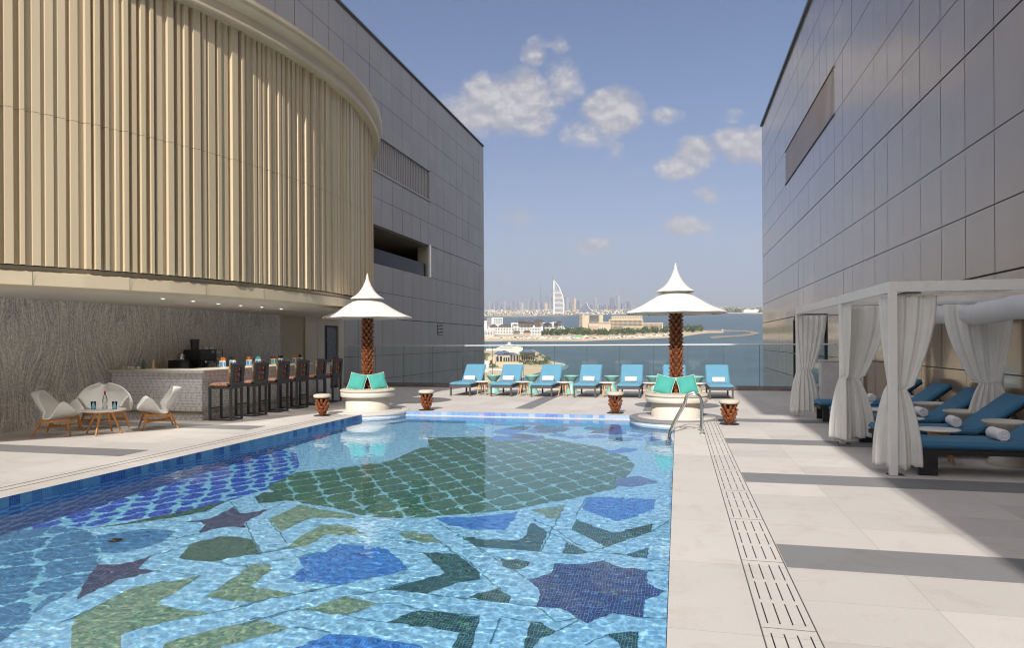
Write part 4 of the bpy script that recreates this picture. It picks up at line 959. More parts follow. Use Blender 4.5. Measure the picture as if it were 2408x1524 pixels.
# retracted fabric roof hanging along the rear beam
b = MB(); V = []; F = []; pr_ = [(-.30, 2.13), (-.35, 2.05), (-.34, 1.94), (-.26, 1.86), (-.13, 1.845), (-.02, 1.89), (.02, 2.0), (.01, 2.12)]; NY = 60
for j in range(NY + 1):
    y = PG[0] + .08 + (PG[2] - PG[0] - .16) * j / NY
    for k, (dx, z) in enumerate(pr_): V.append((4.4 + dx + .008 * noise.noise(Vector((k * .7, y * 5, 1))), y, z + .02 * noise.noise(Vector((k * .5, y * 2.2, 5))) + .02 * math.sin(y * 2.1)))
for j in range(NY):
    for k in range(len(pr_) - 1): F.append((j * 8 + k, j * 8 + k + 1, (j + 1) * 8 + k + 1, (j + 1) * 8 + k))
b.add(V, F, 0, True); loc(b, t).build('folded_canopy', 'roll_cloth', t)
def make_curtain(path_top, tie, path_bot, z_tie, label, seed, zt=2.13, zb=.10, folds=6, amp=.018):
    """cloth drawn together at a tie; paths are plan polylines"""
    def along(path, s):
        L = [(Vector(path[i + 1]) - Vector(path[i])).length for i in range(len(path) - 1)]; T = sum(L); d = s * T
        for i, l in enumerate(L):
            if d <= l or i == len(L) - 1: a = Vector(path[i]); q = Vector(path[i + 1]); return a + (q - a) * min(1, d / l), (q - a).normalized()
            d -= l
    n = 150; m = 40; V = []; F = []; r = random.Random(seed); ph = [r.uniform(0, 6) for _ in range(4)]
    for j in range(m + 1):
        z = zt + (zb - zt) * j / m
        if z > z_tie: k = (z - z_tie) / (zt - z_tie); w = math.sin(k * math.pi / 2) ** 1.0; P = path_top
        else: k = (z_tie - z) / (z_tie - zb); w = math.sin(k * math.pi / 2) ** .8 * 1.0; P = path_bot
        c = Vector(tie)
        for i in range(n + 1):
            s = i / n; p, d = along(P, s); nn = Vector((-d.y, d.x))
            q = c + (p - c) * (.42 + .58 * w)
            a = amp * (.35 + .65 * w) if z > z_tie else amp * (.4 + .9 * w)
            wv = math.sin(s * folds * 6.283 + ph[0] + .9 * math.sin(s * 5 + ph[1]) + .35 * math.sin(z * 1.3 + ph[2])) + .35 * math.sin(s * folds * 2.3 * 6.283 + ph[3])
            q = q + nn * a * wv
            V.append((q.x, q.y, z + (.012 * wv if j == m else 0) + (.02 * math.sin(s * 9 + ph[2]) if j == m else 0)))
    for j in range(m):
        for i in range(n): F.append((j * (n + 1) + i, j * (n + 1) + i + 1, (j + 1) * (n + 1) + i + 1, (j + 1) * (n + 1) + i))
    t = thing('curtain', label, 'curtain', (tie[0], tie[1], zb), 0, 'white curtains tied to the pergola posts')
    b = MB(); b.add(V, F, 0, True); o = loc(b, t).build('drape', 'curtain', t); mm = o.modifiers.new('t', 'SOLIDIFY'); mm.thickness = .004
    b = MB(); pts = [(tie[0] + .085 * math.cos(a), tie[1] + .07 * math.sin(a), z_tie + .01 * math.cos(a)) for a in (6.283 * i / 20 for i in range(21))]; b.tube(pts, .008, 6); loc(b, t).build('tie_back', 'curtain', t); return t
x0 = PGX
make_curtain([(x0 - .02, PG[0] + .50), (x0 + .01, PG[0] + .07), (x0 + .07, PG[0] + .07), (x0 + .50, PG[0] + .08)], (x0 + .05, PG[0] + .10), [(x0 - .08, PG[0] + .45), (x0 - .17, PG[0] + .12), (x0 + .02, PG[0] - .02), (x0 + .33, PG[0] + .04)], 1.02, 'white tied curtain on the front pergola post closest to the viewer', 1)
make_curtain([(x0 - .02, PG[1] - .62), (x0 + .0, PG[1] - .07), (x0 + .07, PG[1] - .06), (x0 + .62, PG[1] - .05)], (x0 + .04, PG[1] - .08), [(x0 - .05, PG[1] - .45), (x0 - .20, PG[1] - .10), (x0 + .06, PG[1] - .18), (x0 + .44, PG[1] - .05)], 1.02, 'white tied curtain on the middle front pergola post', 2)
make_curtain([(x0 - .05, PG[2] + .05), (x0 - .02, PG[2] - .07), (x0 + .3, PG[2] - .08), (x0 + .56, PG[2] - .05)], (x0 + .10, PG[2] - .05), [(x0 - .18, PG[2]), (x0 - .05, PG[2] - .12), (x0 + .2, PG[2] - .12), (x0 + .45, PG[2])], 1.0, 'white tied curtain on the front pergola post closest to the sea', 3)
make_curtain([(PGR - .75, PG[1] - .06), (PGR - .06, PG[1] - .07), (PGR - .02, PG[1] - .12), (PGR - .02, PG[1] - .5)], (PGR - .13, PG[1] - .10), [(PGR - .48, PG[1] - .05), (PGR - .1, PG[1] - .16), (PGR + .05, PG[1] - .3)], .98, 'white tied curtain on the middle rear post against the bronze wall', 4)
make_curtain([(PGR - .45, PG[2] - .06), (PGR - .06, PG[2] - .07), (PGR - .02, PG[2] - .12)], (PGR - .13, PG[2] - .10), [(PGR - .4, PG[2] - .05), (PGR - .1, PG[2] - .16), (PGR + .05, PG[2] - .2)], .98, 'white tied curtain on the rear post closest to the sea', 5)
YL = [9.28, 10.62, 11.95, 13.3, 14.75]
dl = make_lounger('sea_fabric', 'near_black', True); dl['group'] = 'dark blue sun loungers below the pergola'
DL = ['dark blue sun lounger under the pergola, first from the viewer', 'dark blue sun lounger under the pergola, second from the viewer', 'dark blue sun lounger under the pergola, middle of five', 'dark blue sun lounger under the pergola, fourth from the viewer', 'dark blue sun lounger under the pergola, closest to the sea']
s2 = make_side_table(.44, .25, 'shell_white', 'teak'); s2['group'] = 'side tables below the pergola'
p2 = make_pedestal('cream_glaze', wide=.27); p2['group'] = 'cream pedestals below the pergola'
b = MB(); 
for i, y in enumerate(YL):
    p = (3.66, y, 0)
    if i == 0: dl.location = p; dl.rotation_euler = (0, 0, rad(-90)); dl['label'] = DL[0]
    else: again(dl, p, rad(-90 + (0, 1, -1, 1, 0)[i]), DL[i])
    if i != 3:
        o = tw.copy(); col.objects.link(o); o.location = (3.70, y - .02, .405); o.rotation_euler = (0, 0, rad(90 + random.uniform(-8, 8))); o.scale = (1.15, 1.15, 1.15)
        tag(o, 'rolled white towel on the ' + ['pergola lounger closest to the viewer', 'second pergola lounger from the viewer', 'middle pergola lounger', '', 'pergola lounger closest to the sea'][i], 'towel', 'rolled towels on the pergola loungers')
for i in range(4):
    y = (YL[i] + YL[i + 1]) / 2
    l1 = 'round white side table under the pergola, in the %s gap between loungers from the viewer' % GAP[i]; l2 = 'cream bowl pedestal under the pergola, in the %s gap between loungers from the viewer' % GAP[i]
    if i == 0: s2.location = (3.30, y, 0); s2['label'] = l1; p2.location = (4.08, y, 0); p2['label'] = l2
    else: again(s2, (3.30, y, 0), rad(20 * i), l1); again(p2, (4.08, y, 0), 0, l2)
b = MB(); b.box(3.72, 4.70, 19.6, 20.0, 0, 1.04, bev=.01); b.box(3.70, 4.72, 19.58, 20.02, 1.042, 1.08); tag(b.build('marble_planter', 'pale_marble'), 'low pale marble block wall by the bronze building beyond the pergola', 'partition')
# ---------------------------------------------------------------- sea, islands, city
def unit_at(t): return t / FPX        # metres per picture pixel of the measured photo at distance t
sea_c = Vector((0, 0, 0))
def sea_pt(X, t, lift=0.): # X metres right of view axis, t metres ahead
    p = RGT * X + FWD * t; return Vector((p.x, p.y, EYE - 70 + KT * t + lift))
b = MB(); ns = 40
ts = [-120, 0, 30, 60, 100, 160, 250, 400, 600, 900, 1300, 2000, 3000, 4500, 6500, 9000, 12400]
for a, c in zip(ts, ts[1:]): b.add([sea_pt(-9000, a), sea_pt(9000, a), sea_pt(9000, c), sea_pt(-9000, c)], [(0, 1, 2, 3)])
m, nt, bb = mk('sea_water'); g = G(nt); v, x, y, z = g.obj(); 
f1 = g.noise(g.scale(v, (.006, .012, .0)), 1., 5, .6, .4); f2 = g.noise(g.scale(v, (.10, .30, 0)), 1., 6, .65)
g.put(bb.inputs['Base Color'], g.ramp(g.m('ADD', g.m('MULTIPLY', f1, .75), g.m('MULTIPLY', f2, .25)), [(.35, (.032, .068, .080)), (.65, (.065, .115, .125))]))
bb.inputs['Roughness'].default_value = .32; bb.inputs['Specular IOR Level'].default_value = .35; g.bump(f2, .7, 1.5, bb)
structure(b.build('sea', m))
def land(name, pts, up, m, th=3.):
    b = MB(); top = [far(*p, up) for p in pts]; n = len(top)
    a = sum(top[i].x * top[(i + 1) % n].y - top[(i + 1) % n].x * top[i].y for i in range(n))
    if a < 0: top.reverse()
    b.add([(p.x, p.y, p.z) for p in top] + [(p.x, p.y, p.z - th) for p in top], [tuple(range(n))] + [(i + n, (i + 1) % n + n, (i + 1) % n, i) for i in range(n)])
    return structure(b.build(name, m))
mat('beach_sand', simple, (.50, .40, .27), .9, var=.14, vs=.03); mat('city_ground', simple, (.28, .26, .21), .9, var=.3, vs=.01)
mat('shallow', simple, (.11, .22, .21), .4, var=.2, vs=.02); mat('rock', simple, (.23, .20, .16), .9, var=.5, vs=.25)
Q3 = lambda x, y: ((1600 + x / 2.408) * .7055, (850 + y / 2.408) * .7055)     # points read from enlarged views of the photo
Q6 = lambda x, y: ((1600 + x / 4.355) * .7055, (1000 + y / 4.355) * .7055)
Q8 = lambda x, y: ((1600 + x / 4.816) * .7055, (880 + y / 4.816) * .7055)
land('island_beach', [Q3(*p) for p in ((-900, 700), (28, 692), (300, 690), (470, 691), (850, 692), (1000, 686), (1140, 680), (1280, 676), (1400, 670), (1520, 665), (1640, 655), (1760, 637), (1840, 628), (1950, 625), (1960, 616), (1830, 612), (1700, 596), (1560, 590), (1300, 588), (900, 590), (500, 585), (28, 580), (-900, 580))], 1.2, 'beach_sand')
land('breakwater', [Q3(*p) for p in ((1820, 606), (2000, 607), (2120, 611), (2200, 620), (2240, 630), (2230, 640), (2160, 652), (2060, 660), (1940, 668), (1850, 670), (1838, 664), (1880, 655), (2020, 652), (2120, 643), (2170, 635), (2160, 626), (2080, 618), (1950, 616), (1820, 614))], 1.6, 'rock', 3)
land('near_beach', [Q3(*p) for p in ((-700, 770), (60, 770), (420, 765), (510, 810), (560, 858), (640, 872), (690, 885), (670, 900), (560, 925), (460, 955), (330, 1000), (200, 1050), (60, 1110), (-700, 1250))], 1.0, 'beach_sand')
land('sandbar', [Q3(*p) for p in ((560, 856), (650, 870), (715, 890), (700, 915), (620, 950), (480, 1010), (330, 1080), (200, 1100), (200, 1000), (400, 930))], .35, 'shallow', 1)
land('far_shore', [Q8(*p) for p in ((-1500, 850), (60, 838), (500, 838), (900, 838), (1200, 822), (1600, 808), (2100, 800), (2500, 795), (3000, 790), (3150, 782), (3350, 772), (5200, 765), (9000, 735), (9000, 690), (5200, 680), (3300, 690), (2400, 715), (1200, 722), (60, 724), (-1500, 728))], 2., 'city_ground')
land('shore_beach', [Q8(*p) for p in ((-1500, 856), (60, 846), (900, 847), (1160, 832), (1500, 818), (2100, 810), (2500, 806), (2500, 800), (2100, 804), (1600, 812), (1200, 826), (900, 842), (500, 842), (60, 841), (-1500, 850))], 1., 'beach_sand')
land('cape_beach', [Q3(*p) for p in ((1980, 470), (2264, 473), (2700, 476), (2700, 468), (2264, 465), (1980, 463))], 1.5, 'beach_sand')

XR = [1203.]
def tref(Q, yb): return far_t(XR[0], Q(0, yb)[1])
def zref(Q, yb): return far(XR[0], Q(0, yb)[1]).z
def fbox(b, x0, x1, ytop, ybase, depth, Q, mi=0, setback=0., M=None):
    """a block standing on the water plane: picture columns x0..x1, foot at ybase, roof at ytop; real width, height and depth"""
    xa, yb = Q(x0, ybase); xb, _ = Q(x1, ybase); _, yt = Q(x0, ytop)
    t = tref(Q, ybase); u = t / FPX; d = t + setback
    Xa, Xb = (xa - CX) * u, (xb - CX) * u; zb = zref(Q, ybase); h = (yb - yt) * u
    P = [RGT * Xa + FWD * d, RGT * Xb + FWD * d, RGT * Xb + FWD * (d + depth), RGT * Xa + FWD * (d + depth)]
    v = [(p.x, p.y, zb - 4 + 0 * i) for i, p in enumerate(P)] + [(p.x, p.y, zb + h) for p in P]
    b.add(v, [(3, 2, 1, 0), (4, 5, 6, 7), (0, 1, 5, 4), (1, 2, 6, 5), (2, 3, 7, 6), (3, 0, 4, 7)], mi)
    return (Xa, Xb, d, zb, h, u)
def root_at(name, label, cat, p, group=None):
    q = p - Vector((0, 0, EYE)); XR[0] = CX + FPX * q.dot(RGT) / q.dot(FWD)
    return thing(name, label, cat, (p.x, p.y, p.z), 0, group)
mat('hotel_white', simple, (.74, .73, .70), .6, var=.05, vs=.05); mat('hotel_beige', simple, (.58, .48, .34), .7, var=.06, vs=.05); mat('hotel_pink', simple, (.50, .36, .27), .7, var=.06, vs=.05)
mat('hotel_grey', simple, (.22, .22, .21), .5, var=.3, vs=.2); mat('roof_brown', simple, (.09, .065, .06), .8, var=.3, vs=.3); mat('roof_blue', simple, (.10, .13, .22), .6, var=.2, vs=.3)
mat('win_dark', simple, (.03, .03, .035), .3, var=.4, vs=.4); mat('win_green', simple, (.10, .17, .17), .3, var=.4, vs=.4)
WN = {}
def win_grid(root, name, x0, x1, y0, y1, nx, ny, Q, ybase, m, fx=.55, fy=.55, front=.35, setback=0.):
    """rows of openings on a front; picture rectangle x0..x1, y0..y1"""
    xa, yb = Q(x0, ybase); t = tref(Q, ybase); u = t / FPX; zb = zref(Q, ybase); d = t + setback
    cell = WN.setdefault(root.name, [0, None]); px = (Q(x1, 0)[0] - Q(x0, 0)[0]) / nx * u; py = (Q(0, y1)[1] - Q(0, y0)[1]) / ny * u
    rest = MB()
    for j in range(ny):
        for i in range(nx):
            X = (Q(x0, 0)[0] - CX) * u + (i + .5) * px; Z = zb + (Q(0, ybase)[1] - Q(0, y0)[1]) * u - (j + .5) * py
            w2, h2 = px * fx / 2, py * fy / 2
            b = MB(); q = []
            for dd in (d + .12, d + .6):
                for sx, sz in ((-1, -1), (1, -1), (1, 1), (-1, 1)): p = RGT * (X + sx * w2) + FWD * dd; q.append((p.x, p.y, Z + sz * h2))
            F = [(0, 1, 2, 3), (1, 0, 4, 5), (2, 1, 5, 6), (3, 2, 6, 7), (0, 3, 7, 4)]
            if cell[0] < 99: b.add(q, F); loc(b, root).build(name, m, root); cell[0] += 1
            else: rest.add(q, F)
    if rest.v:
        if cell[1] is None: cell[1] = rest; cell.append((name, m))
        else: cell[1].add(rest.v, rest.f)
def win_done(root):
    c = WN.get(root.name)
    if c and c[1] is not None: o = loc(c[1], root).build(c[2][0] + '_grid', c[2][1], root); o['kind'] = 'stuff'
def hip(b, x0, x1, yt, ye, ybase, Q, depth=14, over=1.2, mi=0, setback=0):
    t = tref(Q, ybase); u = t / FPX; zb = zref(Q, ybase); d = t + setback
    Xa, Xb = (Q(x0, 0)[0] - CX) * u - over, (Q(x1, 0)[0] - CX) * u + over; z0 = zb + (Q(0, ybase)[1] - Q(0, ye)[1]) * u; z1 = zb + (Q(0, ybase)[1] - Q(0, yt)[1]) * u
    P = lambda X, D, Z: (*(RGT * X + FWD * D).xy, Z)
    k = min((Xb - Xa) * .42, depth * .5)
    b.add([P(Xa, d - over, z0), P(Xb, d - over, z0), P(Xb, d + depth, z0), P(Xa, d + depth, z0), P(Xa + k, d + depth / 2, z1), P(Xb - k, d + depth / 2, z1), P(Xa, d - over, z0 - .8), P(Xb, d - over, z0 - .8), P(Xb, d + depth, z0 - .8), P(Xa, d + depth, z0 - .8)],
          [(0, 1, 5, 4), (1, 2, 5), (2, 3, 4, 5), (3, 0, 4), (6, 7, 1, 0), (7, 8, 2, 1), (8, 9, 3, 2), (9, 6, 0, 3), (9, 8, 7, 6)], mi)
# long white hotel with brown roofs
rt = root_at('island_hotel', 'long white terraced hotel with brown hipped roofs on the island', 'hotel', far(*Q6(600, 505)))
for (x0, x1, yt, yb, dp, sb) in ((55, 205, 420, 530, 16, 0), (120, 210, 385, 525, 18, 4), (200, 480, 372, 505, 18, 6), (450, 800, 330, 500, 20, 14), (545, 660, 318, 500, 20, 15), (790, 915, 300, 500, 20, 16), (735, 885, 400, 528, 14, 0), (770, 880, 372, 520, 14, 6), (880, 1075, 330, 490, 18, 10), (1050, 1190, 322, 480, 18, 12), (1190, 1216, 380, 478, 16, 12), (1216, 1240, 408, 478, 14, 12)):
    b = MB(); fbox(b, x0, x1, yt, yb, dp, Q6, 0, sb); loc(b, rt).build('wing', 'hotel_white', rt)
for (x0, x1, yt, ye, yb) in ((555, 665, 284, 318, 500), (790, 910, 277, 305, 500), (670, 740, 296, 330, 500), (800, 875, 305, 372, 520), (1115, 1180, 304, 322, 480), (270, 440, 352, 372, 505), (470, 540, 345, 362, 505), (925, 1030, 330, 345, 490), (1050, 1120, 328, 345, 480), (140, 250, 348, 385, 525), (560, 790, 318, 332, 500)):
    b = MB(); hip(b, x0, x1, yt, ye, yb, Q6, setback=2); loc(b, rt).build('roof', 'roof_brown', rt)
win_grid(rt, 'window', 205, 480, 385, 490, 12, 5, Q6, 505, 'win_dark', setback=5.6)
win_grid(rt, 'window', 480, 780, 345, 470, 14, 6, Q6, 500, 'win_dark', setback=13.6)
win_grid(rt, 'window', 890, 1070, 345, 470, 9, 6, Q6, 490, 'win_dark', setback=9.6)
win_grid(rt, 'window', 1060, 1185, 350, 460, 6, 5, Q6, 480, 'win_dark', setback=11.6)
win_grid(rt, 'window', 742, 880, 410, 515, 6, 5, Q6, 528, 'win_dark', fx=.7, setback=-.3)
win_grid(rt, 'window', 60, 200, 430, 520, 6, 5, Q6, 530, 'win_dark', fx=.7, setback=-.3)
win_done(rt)
# beige hotel
rt = root_at('beige_hotel', 'stepped beige hotel block with balcony grid in the middle of the island', 'hotel', far(*Q6(1700, 480)))
for (x0, x1, yt, yb, dp, sb, mt) in ((1500, 1600, 212, 462, 22, 30, 'hotel_beige'), (1453, 1500, 212, 462, 20, 32, 'hotel_grey'), (1600, 1752, 208, 462, 22, 34, 'hotel_grey'), (1745, 1812, 208, 462, 20, 36, 'hotel_beige'), (1585, 1722, 375, 488, 24, 0, 'hotel_pink'), (1585, 1900, 345, 486, 20, 8, 'hotel_beige'), (1722, 1905, 318, 484, 18, 3, 'hotel_beige'), (1895, 2390, 278, 470, 20, 22, 'hotel_beige'), (1935, 2385, 228, 462, 16, 30, 'hotel_beige'), (2085, 2360, 388, 475, 14, 6, 'hotel_beige'), (2340, 2690, 330, 462, 18, 30, 'hotel_beige')):
    b = MB(); fbox(b, x0, x1, yt, yb, dp, Q6, 0, sb); loc(b, rt).build('wing', mt, rt)
win_grid(rt, 'window', 1725, 1900, 330, 470, 10, 7, Q6, 484, 'win_dark', fx=.72, fy=.6, setback=2.6)
win_grid(rt, 'window', 1900, 2380, 290, 440, 26, 7, Q6, 470, 'win_dark', fx=.75, fy=.62, setback=21.6)
win_grid(rt, 'window', 2345, 2680, 345, 440, 18, 5, Q6, 462, 'win_dark', fx=.72, fy=.62, setback=29.6)
win_grid(rt, 'window', 1940, 2380, 240, 262, 12, 1, Q6, 462, 'win_dark', fx=.5, setback=29.7)
win_grid(rt, 'window', 2095, 2350, 402, 440, 18, 2, Q6, 475, 'win_dark', fx=.6, setback=5.6)
win_grid(rt, 'window', 1615, 1740, 220, 300, 5, 5, Q6, 462, 'win_green', fx=.85, setback=33.6)
win_done(rt)
# apartment block left
rt = root_at('apartment_block', 'white apartment block with glazed balconies left of the white hotel', 'building', far(*Q6(200, 470)))
for (x0, x1, yt, sb, mt) in ((160, 326, 250, 40, 'hotel_white'), (88, 165, 248, 48, 'hotel_grey'), (40, 90, 290, 60, 'hotel_white')):
    b = MB(); fbox(b, x0, x1, yt, 505, 20, Q6, 0, sb); loc(b, rt).build('wing', mt, rt)
win_grid(rt, 'window', 185, 322, 262, 345, 4, 5, Q6, 505, 'win_green', fx=.85, fy=.6, setback=39.6); win_done(rt)
# beach pavilions
for i, (x0, x1, yt, yb, m_, lb) in enumerate([(1310, 1365, 528, 556, 'label_blue', 'small blue beach kiosk on the island shore'), (1380, 1480, 518, 552, 'green_roof', 'green roofed beach bar on the island shore'), (1990, 2062, 524, 548, 'hotel_white', 'small white cabin on the island lawn'), (625, 735, 440, 505, 'hotel_pink', 'brown pavilion in front of the white hotel')]):
    if m_ == 'green_roof': mat('green_roof', simple, (.12, .42, .14), .7)
    rt = root_at('beach_hut', lb, 'hut', far(*Q6((x0 + x1) / 2, yb)))
    b = MB(); fbox(b, x0 + 3, x1 - 3, (yt + yb) / 2, yb, 8, Q6); loc(b, rt).build('wall', 'hotel_white' if i != 3 else 'hotel_pink', rt)
    b = MB(); hip(b, x0, x1, yt, (yt + yb) / 2, yb, Q6, depth=9, over=.6, setback=0); loc(b, rt).build('roof', m_ if i != 3 else 'roof_brown', rt)
rt = root_at('beach_tent', 'pointed cream tent on the island beach', 'tent', far(*Q6(1535, 560)))
b = MB(); hip(b, 1490, 1580, 510, 535, 560, Q6, depth=12, over=0); loc(b, rt).build('canopy', 'hotel_beige', rt)
b = MB()
for x in (1496, 1574):
    fbox(b, x - 2, x + 2, 535, 560, .8, Q6)
loc(b, rt).build('post', 'hotel_white', rt)
# loose greenery on the island, as masses of small leaf clumps
mat('leaf_far', simple, (.045, .075, .03), .9, var=.5, vs=.15); mat('leaf_olive', simple, (.11, .13, .05), .9, var=.45, vs=.2); mat('palm_leaf', simple, (.13, .15, .06), .8, var=.4, vs=.4); mat('palm_trunk', simple, (.20, .15, .10), .9)
def clump(b, c, r, n, rnd, flat=.75, mi=0):
    for k in range(n):
        u = Vector((rnd.gauss(0, 1), rnd.gauss(0, 1), rnd.gauss(0, 1))).normalized() * r * rnd.uniform(.5, 1)
        u.z *= flat; p = Vector(c) + u; s = r * rnd.uniform(.22, .42)
        a = Vector((rnd.gauss(0, 1), rnd.gauss(0, 1), rnd.gauss(0, .6))).normalized(); q = a.orthogonal().normalized() * s; a = a * s
        b.add([p - q, p + a * .9, p + q, p - a * .7], [(0, 1, 2, 3)], mi)
rnd = random.Random(5); b = MB()
for i in range(620):
    x = rnd.uniform(455, 1780); e = 655 if x < 1100 else 655 - (x - 1100) * .055
    y = rnd.uniform(max(600, e - 42), e - 2) if x < 1500 else rnd.uniform(592, 625)
    if 100 < x < 455: continue
    p = far(*Q3(x, y)); r_ = rnd.uniform(3.2, 6.5); clump(b, (p.x, p.y, p.z + 2 + r_ * .9), r_, 26, rnd, 1.0, rnd.choice([0, 0, 1]))
tag(b.build('island_grove', ['leaf_far', 'leaf_olive']), 'dense dark green palms and bushes along the island shore', 'trees', kind='stuff')
b = MB()
for i in range(900):
    x = rnd.uniform(30, 1500); e = 690 - max(0, x - 1000) * .05; y = e - rnd.uniform(10, 26); 
    p = far(*Q3(x, y)); s = rnd.uniform(.8, 2.2); b.box(-s, s, -s, s, 0, rnd.uniform(1., 2.6), rnd.choice([0, 0, 1, 2]), Matrix.Translation(p) @ Matrix.Rotation(rnd.random() * 3, 4, 'Z'))
tag(b.build('beach_parasol_rows', ['hotel_white', 'hotel_beige', 'roof_brown']), 'rows of tiny beach umbrellas and loungers on the island sand', 'beach furniture', kind='stuff')
# low city along the far shore
rnd = random.Random(9); b = MB()
for i in range(3600):
    x = rnd.uniform(-200, 3400) ; t01 = rnd.random() ** .7
    yb_ = 836 - max(0, x - 900) * .0165; y = yb_ - 4 - t01 * (92 if x > 60 else 60)
    if y < 742: continue
    p = far(*Q8(x, y)); u = far_t(*Q8(x, y)) / FPX
    w_ = rnd.uniform(1.2, 4.2) * u * .7; h = rnd.uniform(1.2, 3.4) * u
    b.box(-w_ / 2, w_ / 2, -w_ / 2, w_ / 2, 0, h, rnd.choice([0, 0, 1, 2, 3, 4, 4]), Matrix.Translation(p) @ Matrix.Rotation(YAW + rnd.uniform(-.4, .4), 4, 'Z'))
for i in range(900):
    x = rnd.uniform(3300, 4800); y = rnd.uniform(712, 760)
    p = far(*Q8(x, y)); u = far_t(*Q8(x, y)) / FPX; w_ = rnd.uniform(1.2, 4.) * u * .7
    b.box(-w_ / 2, w_ / 2, -w_ / 2, w_ / 2, 0, rnd.uniform(1, 3) * u, rnd.choice([0, 1, 2, 3, 4]), Matrix.Translation(p) @ Matrix.Rotation(YAW, 4, 'Z'))
mat('city_tan', simple, (.48, .36, .25), .8); mat('city_green', simple, (.10, .12, .07), .9)
tag(b.build('low_city', ['hotel_white', 'hotel_beige', 'city_tan', 'city_ground', 'city_green']), 'dense low-rise houses and trees along the far shoreline', 'houses', kind='stuff')
# high-rises of the skyline
TW = [(115, 140, 685), (143, 163, 610), (165, 188, 690), (190, 213, 638), (218, 240, 670), (243, 275, 600), (277, 292, 630), (293, 312, 655), (315, 340, 690), (340, 356, 650), (385, 415, 600), (418, 440, 690), (442, 468, 690), (488, 512, 645), (515, 532, 570), (535, 555, 600), (557, 580, 700), (593, 612, 600), (615, 630, 690), (632, 650, 600), (655, 664, 650), (700, 715, 690), (768, 790, 590), (792, 825, 600), (828, 848, 550), (850, 875, 620), (876, 900, 600), (902, 920, 640), (925, 960, 620), (990, 1010, 625), (1012, 1035, 680), (1112, 1150, 600), (1150, 1165, 540), (1350, 1385, 530), (1386, 1425, 555), (1430, 1460, 605), (1360, 1400, 670), (1475, 1503, 660), (1555, 1580, 595), (1582, 1600, 600), (1602, 1625, 620), (1735, 1750, 650), (1780, 1810, 650), (1870, 1905, 670), (1925, 1950, 660), (1990, 2020, 655), (2025, 2050, 665), (2060, 2088, 660), (2275, 2290, 640), (2320, 2345, 620), (2350, 2375, 605), (2380, 2400, 610), (2425, 2445, 640), (2170, 2195, 680), (1955, 1980, 680), (1230, 1260, 640), (460, 486, 670), (358, 380, 700), (1040, 1056, 590)]
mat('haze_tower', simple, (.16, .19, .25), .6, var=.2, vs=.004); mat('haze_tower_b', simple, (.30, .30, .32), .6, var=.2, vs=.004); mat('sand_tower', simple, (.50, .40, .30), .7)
def tower(x0, x1, yt, m_, name, label, group, crown=0, yb=742):
    p = far(*Q8((x0 + x1) / 2, yb)); rt = thing(name, label, 'skyscraper', (p.x, p.y, p.z), YAW, group) if False else None
    XR[0] = Q8((x0 + x1) / 2, 0)[0]; b = MB(); Xa, Xb, d, zb, h, u = fbox(b, x0, x1, yt, yb, 60, Q8)
    if crown == 1: fbox(b, x0 + (x1 - x0) * .3, x1 - (x1 - x0) * .3, yt - 22, yb, 20, Q8, 0, 15)
    if crown == 2:
        xm = (x0 + x1) / 2; fbox(b, xm - 1.2, xm + 1.2, yt - 35, yb, 10, Q8, 0, 20)
    if crown == 3: fbox(b, x0, x0 + (x1 - x0) * .5, yt - 14, yb, 50, Q8, 0, 2)
    b.v = [q - p for q in b.v]; o = b.build(name, m_, None, p); return tag(o, label, 'skyscraper', group)
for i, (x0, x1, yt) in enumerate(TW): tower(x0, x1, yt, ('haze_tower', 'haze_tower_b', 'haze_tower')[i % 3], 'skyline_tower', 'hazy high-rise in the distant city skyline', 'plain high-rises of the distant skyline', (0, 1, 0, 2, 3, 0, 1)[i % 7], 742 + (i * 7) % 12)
tower(1508, 1542, 562, 'sand_tower', 'skyline_tower', 'tall sand-coloured tower between the sail building and the wave building', None, 1, 760)
tower(666, 695, 620, 'sand_tower', 'skyline_tower', 'sand-coloured slab tower left of the needle-thin tower', None, 0, 755)
tower(1036, 1085, 622, 'sand_tower', 'skyline_tower', 'broad tan tower just left of the sail building', None, 0, 757)
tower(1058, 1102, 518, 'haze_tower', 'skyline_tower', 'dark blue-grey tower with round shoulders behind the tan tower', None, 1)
tower(1838, 1872, 545, 'haze_tower_b', 'skyline_tower', 'lone flat-topped tower right of the wave building', None, 0)
tower(2102, 2134, 545, 'haze_tower', 'skyline_tower', 'left twin of a pair of flat-topped towers', None, 0)
tower(2138, 2170, 545, 'haze_tower', 'skyline_tower', 'right twin of a pair of flat-topped towers', None, 0)
tower(2205, 2250, 503, 'haze_tower_b', 'skyline_tower', 'tallest tower at the right, past the flat-topped twins', None, 0)
# needle tower
p = far(*Q8(970, 742)); u = far_t(*Q8(970, 742)) / FPX * .7055 / 4.816; b = MB()
b.lathe([(24 * u * .62, 0), (14 * u * .8, 110 * u), (10 * u * .8, 220 * u), (6 * u * .8, 320 * u), (2.6 * u, 400 * u), (.8 * u, 505 * u), (0, 506 * u)], 10, 0, (0, 0), False)
tag(b.build('needle_tower', 'haze_tower', None, p), 'needle-thin tapering supertall tower in the haze', 'skyscraper')
